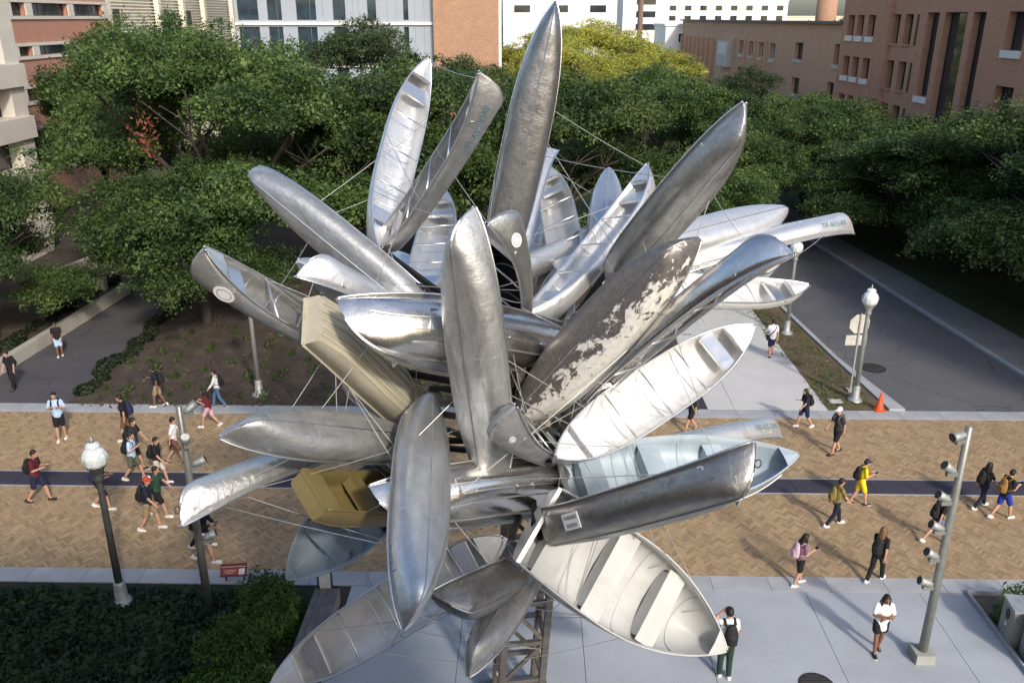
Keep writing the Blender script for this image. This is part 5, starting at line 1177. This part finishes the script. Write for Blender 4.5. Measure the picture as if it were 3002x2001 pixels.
    for lg, pitch in ((Lf, 6*st), (Lb, -28*st)):
        a = lg[2]; f = V(0, math.cos(R(pitch)), math.sin(R(pitch))); u = V(0, -math.sin(R(pitch)), math.cos(R(pitch))); c = a-u*.035
        S = MB(); S.tube([c-f*.075, c-f*.06, c, c+f*.09, c+f*.16, c+f*.185], [(.02, .02), (.04, .045), (.045, .05), (.048, .036), (.04, .028), (.015, .012)], 12, xs=(1, 0, 0))
        so = S.obj('shoe', sm, e, True); so.location = -u*.008
        S2 = MB(); S2.tube([c-f*.08-u*.04, c-f*.06-u*.045, c+f*.08-u*.043, c+f*.17-u*.036, c+f*.19-u*.03], [(.03, .012), (.043, .015), (.05, .015), (.043, .013), (.015, .01)], 10, xs=(1, 0, 0)); S2.obj('sole', M_SHOEW if o['shoe'] != 'black' or idx % 2 else M_SHOEB, so)
    # hair / hat
    H_ = MB(); hm = HAIR['l' if o.get('hair') == 'longlight' else 'd']
    H_.limb(hd+V(0, -.03, .01), hd+V(0, -.018, .055), (.087, .098), (.083, .096), 14)
    H_.limb(hd+V(0, .01, .075), hd+V(0, .055, .07), (.066, .03), (.055, .025), 10)
    if o.get('hair', '').startswith('long'):
        H_.limb(hd+V(0, -.06, .02), nk+V(0, -.09, -.02), (.086, .06), (.10, .05), 12); H_.limb(nk+V(0, -.09, -.02), nk+V(0, -.115, -.24), (.10, .05), (.075, .03), 12)
        for sx in (-1, 1): H_.limb(hd+V(sx*.075, -.01, .03), nk+V(sx*.09, .03, -.10), (.025, .05), (.03, .03), 8)
    rem('hair', H_, hm, e, .016)
    if o.get('hat'):
        hc = plain('cap_'+o['hat'], PC[o['hat']], .8)
        C = MB(); C.limb(hd+V(0, -.012, .045), hd+V(0, -.01, .075), (.092, .108), (.085, .10), 14); C.limb(hd+V(0, .1, .045), hd+V(0, .165, .035), (.07, .010), (.055, .008), 10); rem('cap', C, hc, e, .014)
    if o.get('pack'):
        P_ = MB(); c = ch+V(0, -.20, -.06)
        P_.limb(c+V(0, 0, -.17), c+V(0, 0, .0), (.145, .095), (.15, .10), 14); P_.limb(c+V(0, 0, .0), c+V(0, .02, .17), (.15, .10), (.11, .07), 14); P_.limb(c+V(0, -.09, -.17), c+V(0, -.09, -.02), (.11, .045), (.11, .045), 12)
        rem('backpack', P_, plain('pack_'+o['pack'], PC[o['pack']], .75, var=.3, scale=9), e, .02)
        for sx in (-1, 1):
            S0 = V(sx*.10, ch.y-.13, ch.z+.12); MB().tube([S0, V(sx*.105, ch.y+.0, ch.z+.205), V(sx*.105, ch.y+.115, ch.z+.10), V(sx*.12, ch.y+.125, ch.z-.04), V(sx*.165, ch.y+.02, ch.z-.16), V(sx*.13, ch.y-.14, ch.z-.2)], [(.028, .008)]*6, 6, xs=(1, 0, 0)).obj('strap', plain('pack_'+o['pack'], PC[o['pack']]), e, True)
    if o.get('arms') == 'phone':
        S, el, ha = arms[1]; d = (ha-el).normalized(); q = MB().box((0, 0, 0), (.072, .145, .009)).obj('phone', M_PHONE, e); q.location = ha+d*.13+V(0, .01, .015); q.rotation_euler = (R(35), 0, 0)
    if 'sling' in o['label']:
        MB().tube([V(.16, -.02, 1.42+dz), V(0, -.135, 1.2+dz), V(-.17, -.06, .98+dz)], [(.022, .008)]*3, 6, xs=(1, 0, 0)).obj('sling_strap', plain('pack_navy', PC['navy']), e)
        MB().box((-.2, -.02, .9+dz), (.08, .26, .2)).obj('sling_bag', plain('pack_navy', PC['navy']), e)
for i, (x, y, h_, o) in enumerate(PEOPLE): make_person(x, y, h_, o, i)
# bake the merged bodies, clothes and lettering in one go
tmp = []
for (name, mb, mat, parent, vox, extra) in REM:
    ob = bpy.data.objects.new('t', mb.mesh('t')); COL.objects.link(ob); md = ob.modifiers.new('r', 'REMESH'); md.mode = 'VOXEL'; md.voxel_size = vox; md.use_smooth_shade = True
    sm_ = ob.modifiers.new('s', 'SMOOTH'); sm_.factor = .5; sm_.iterations = 3; tmp.append(ob)
txo = []
for (name, c, mat, parent, mtx) in TEXTS:
    ob = bpy.data.objects.new('t', c); COL.objects.link(ob); txo.append(ob)
dg = bpy.context.evaluated_depsgraph_get()
for ob, (name, mb, mat, parent, vox, extra) in zip(tmp, REM):
    me = bpy.data.meshes.new_from_object(ob.evaluated_get(dg)); me.name = name
    if extra:
        bm = bmesh.new(); bm.from_mesh(me); em = extra.mesh('f', True); bm.from_mesh(em); bm.to_mesh(me); bm.free(); bpy.data.meshes.remove(em)
    me.polygons.foreach_set('use_smooth', [True]*len(me.polygons))
    link(name, me, mat, parent)
for ob, (name, c, mat, parent, mtx) in zip(txo, TEXTS):
    me = bpy.data.meshes.new_from_object(ob.evaluated_get(dg)); me.name = name; me.materials.clear(); q = link(name, me, mat, parent); q.matrix_local = mtx
for ob in tmp+txo:
    d = ob.data; bpy.data.objects.remove(ob)
    if isinstance(d, bpy.types.Mesh): bpy.data.meshes.remove(d)
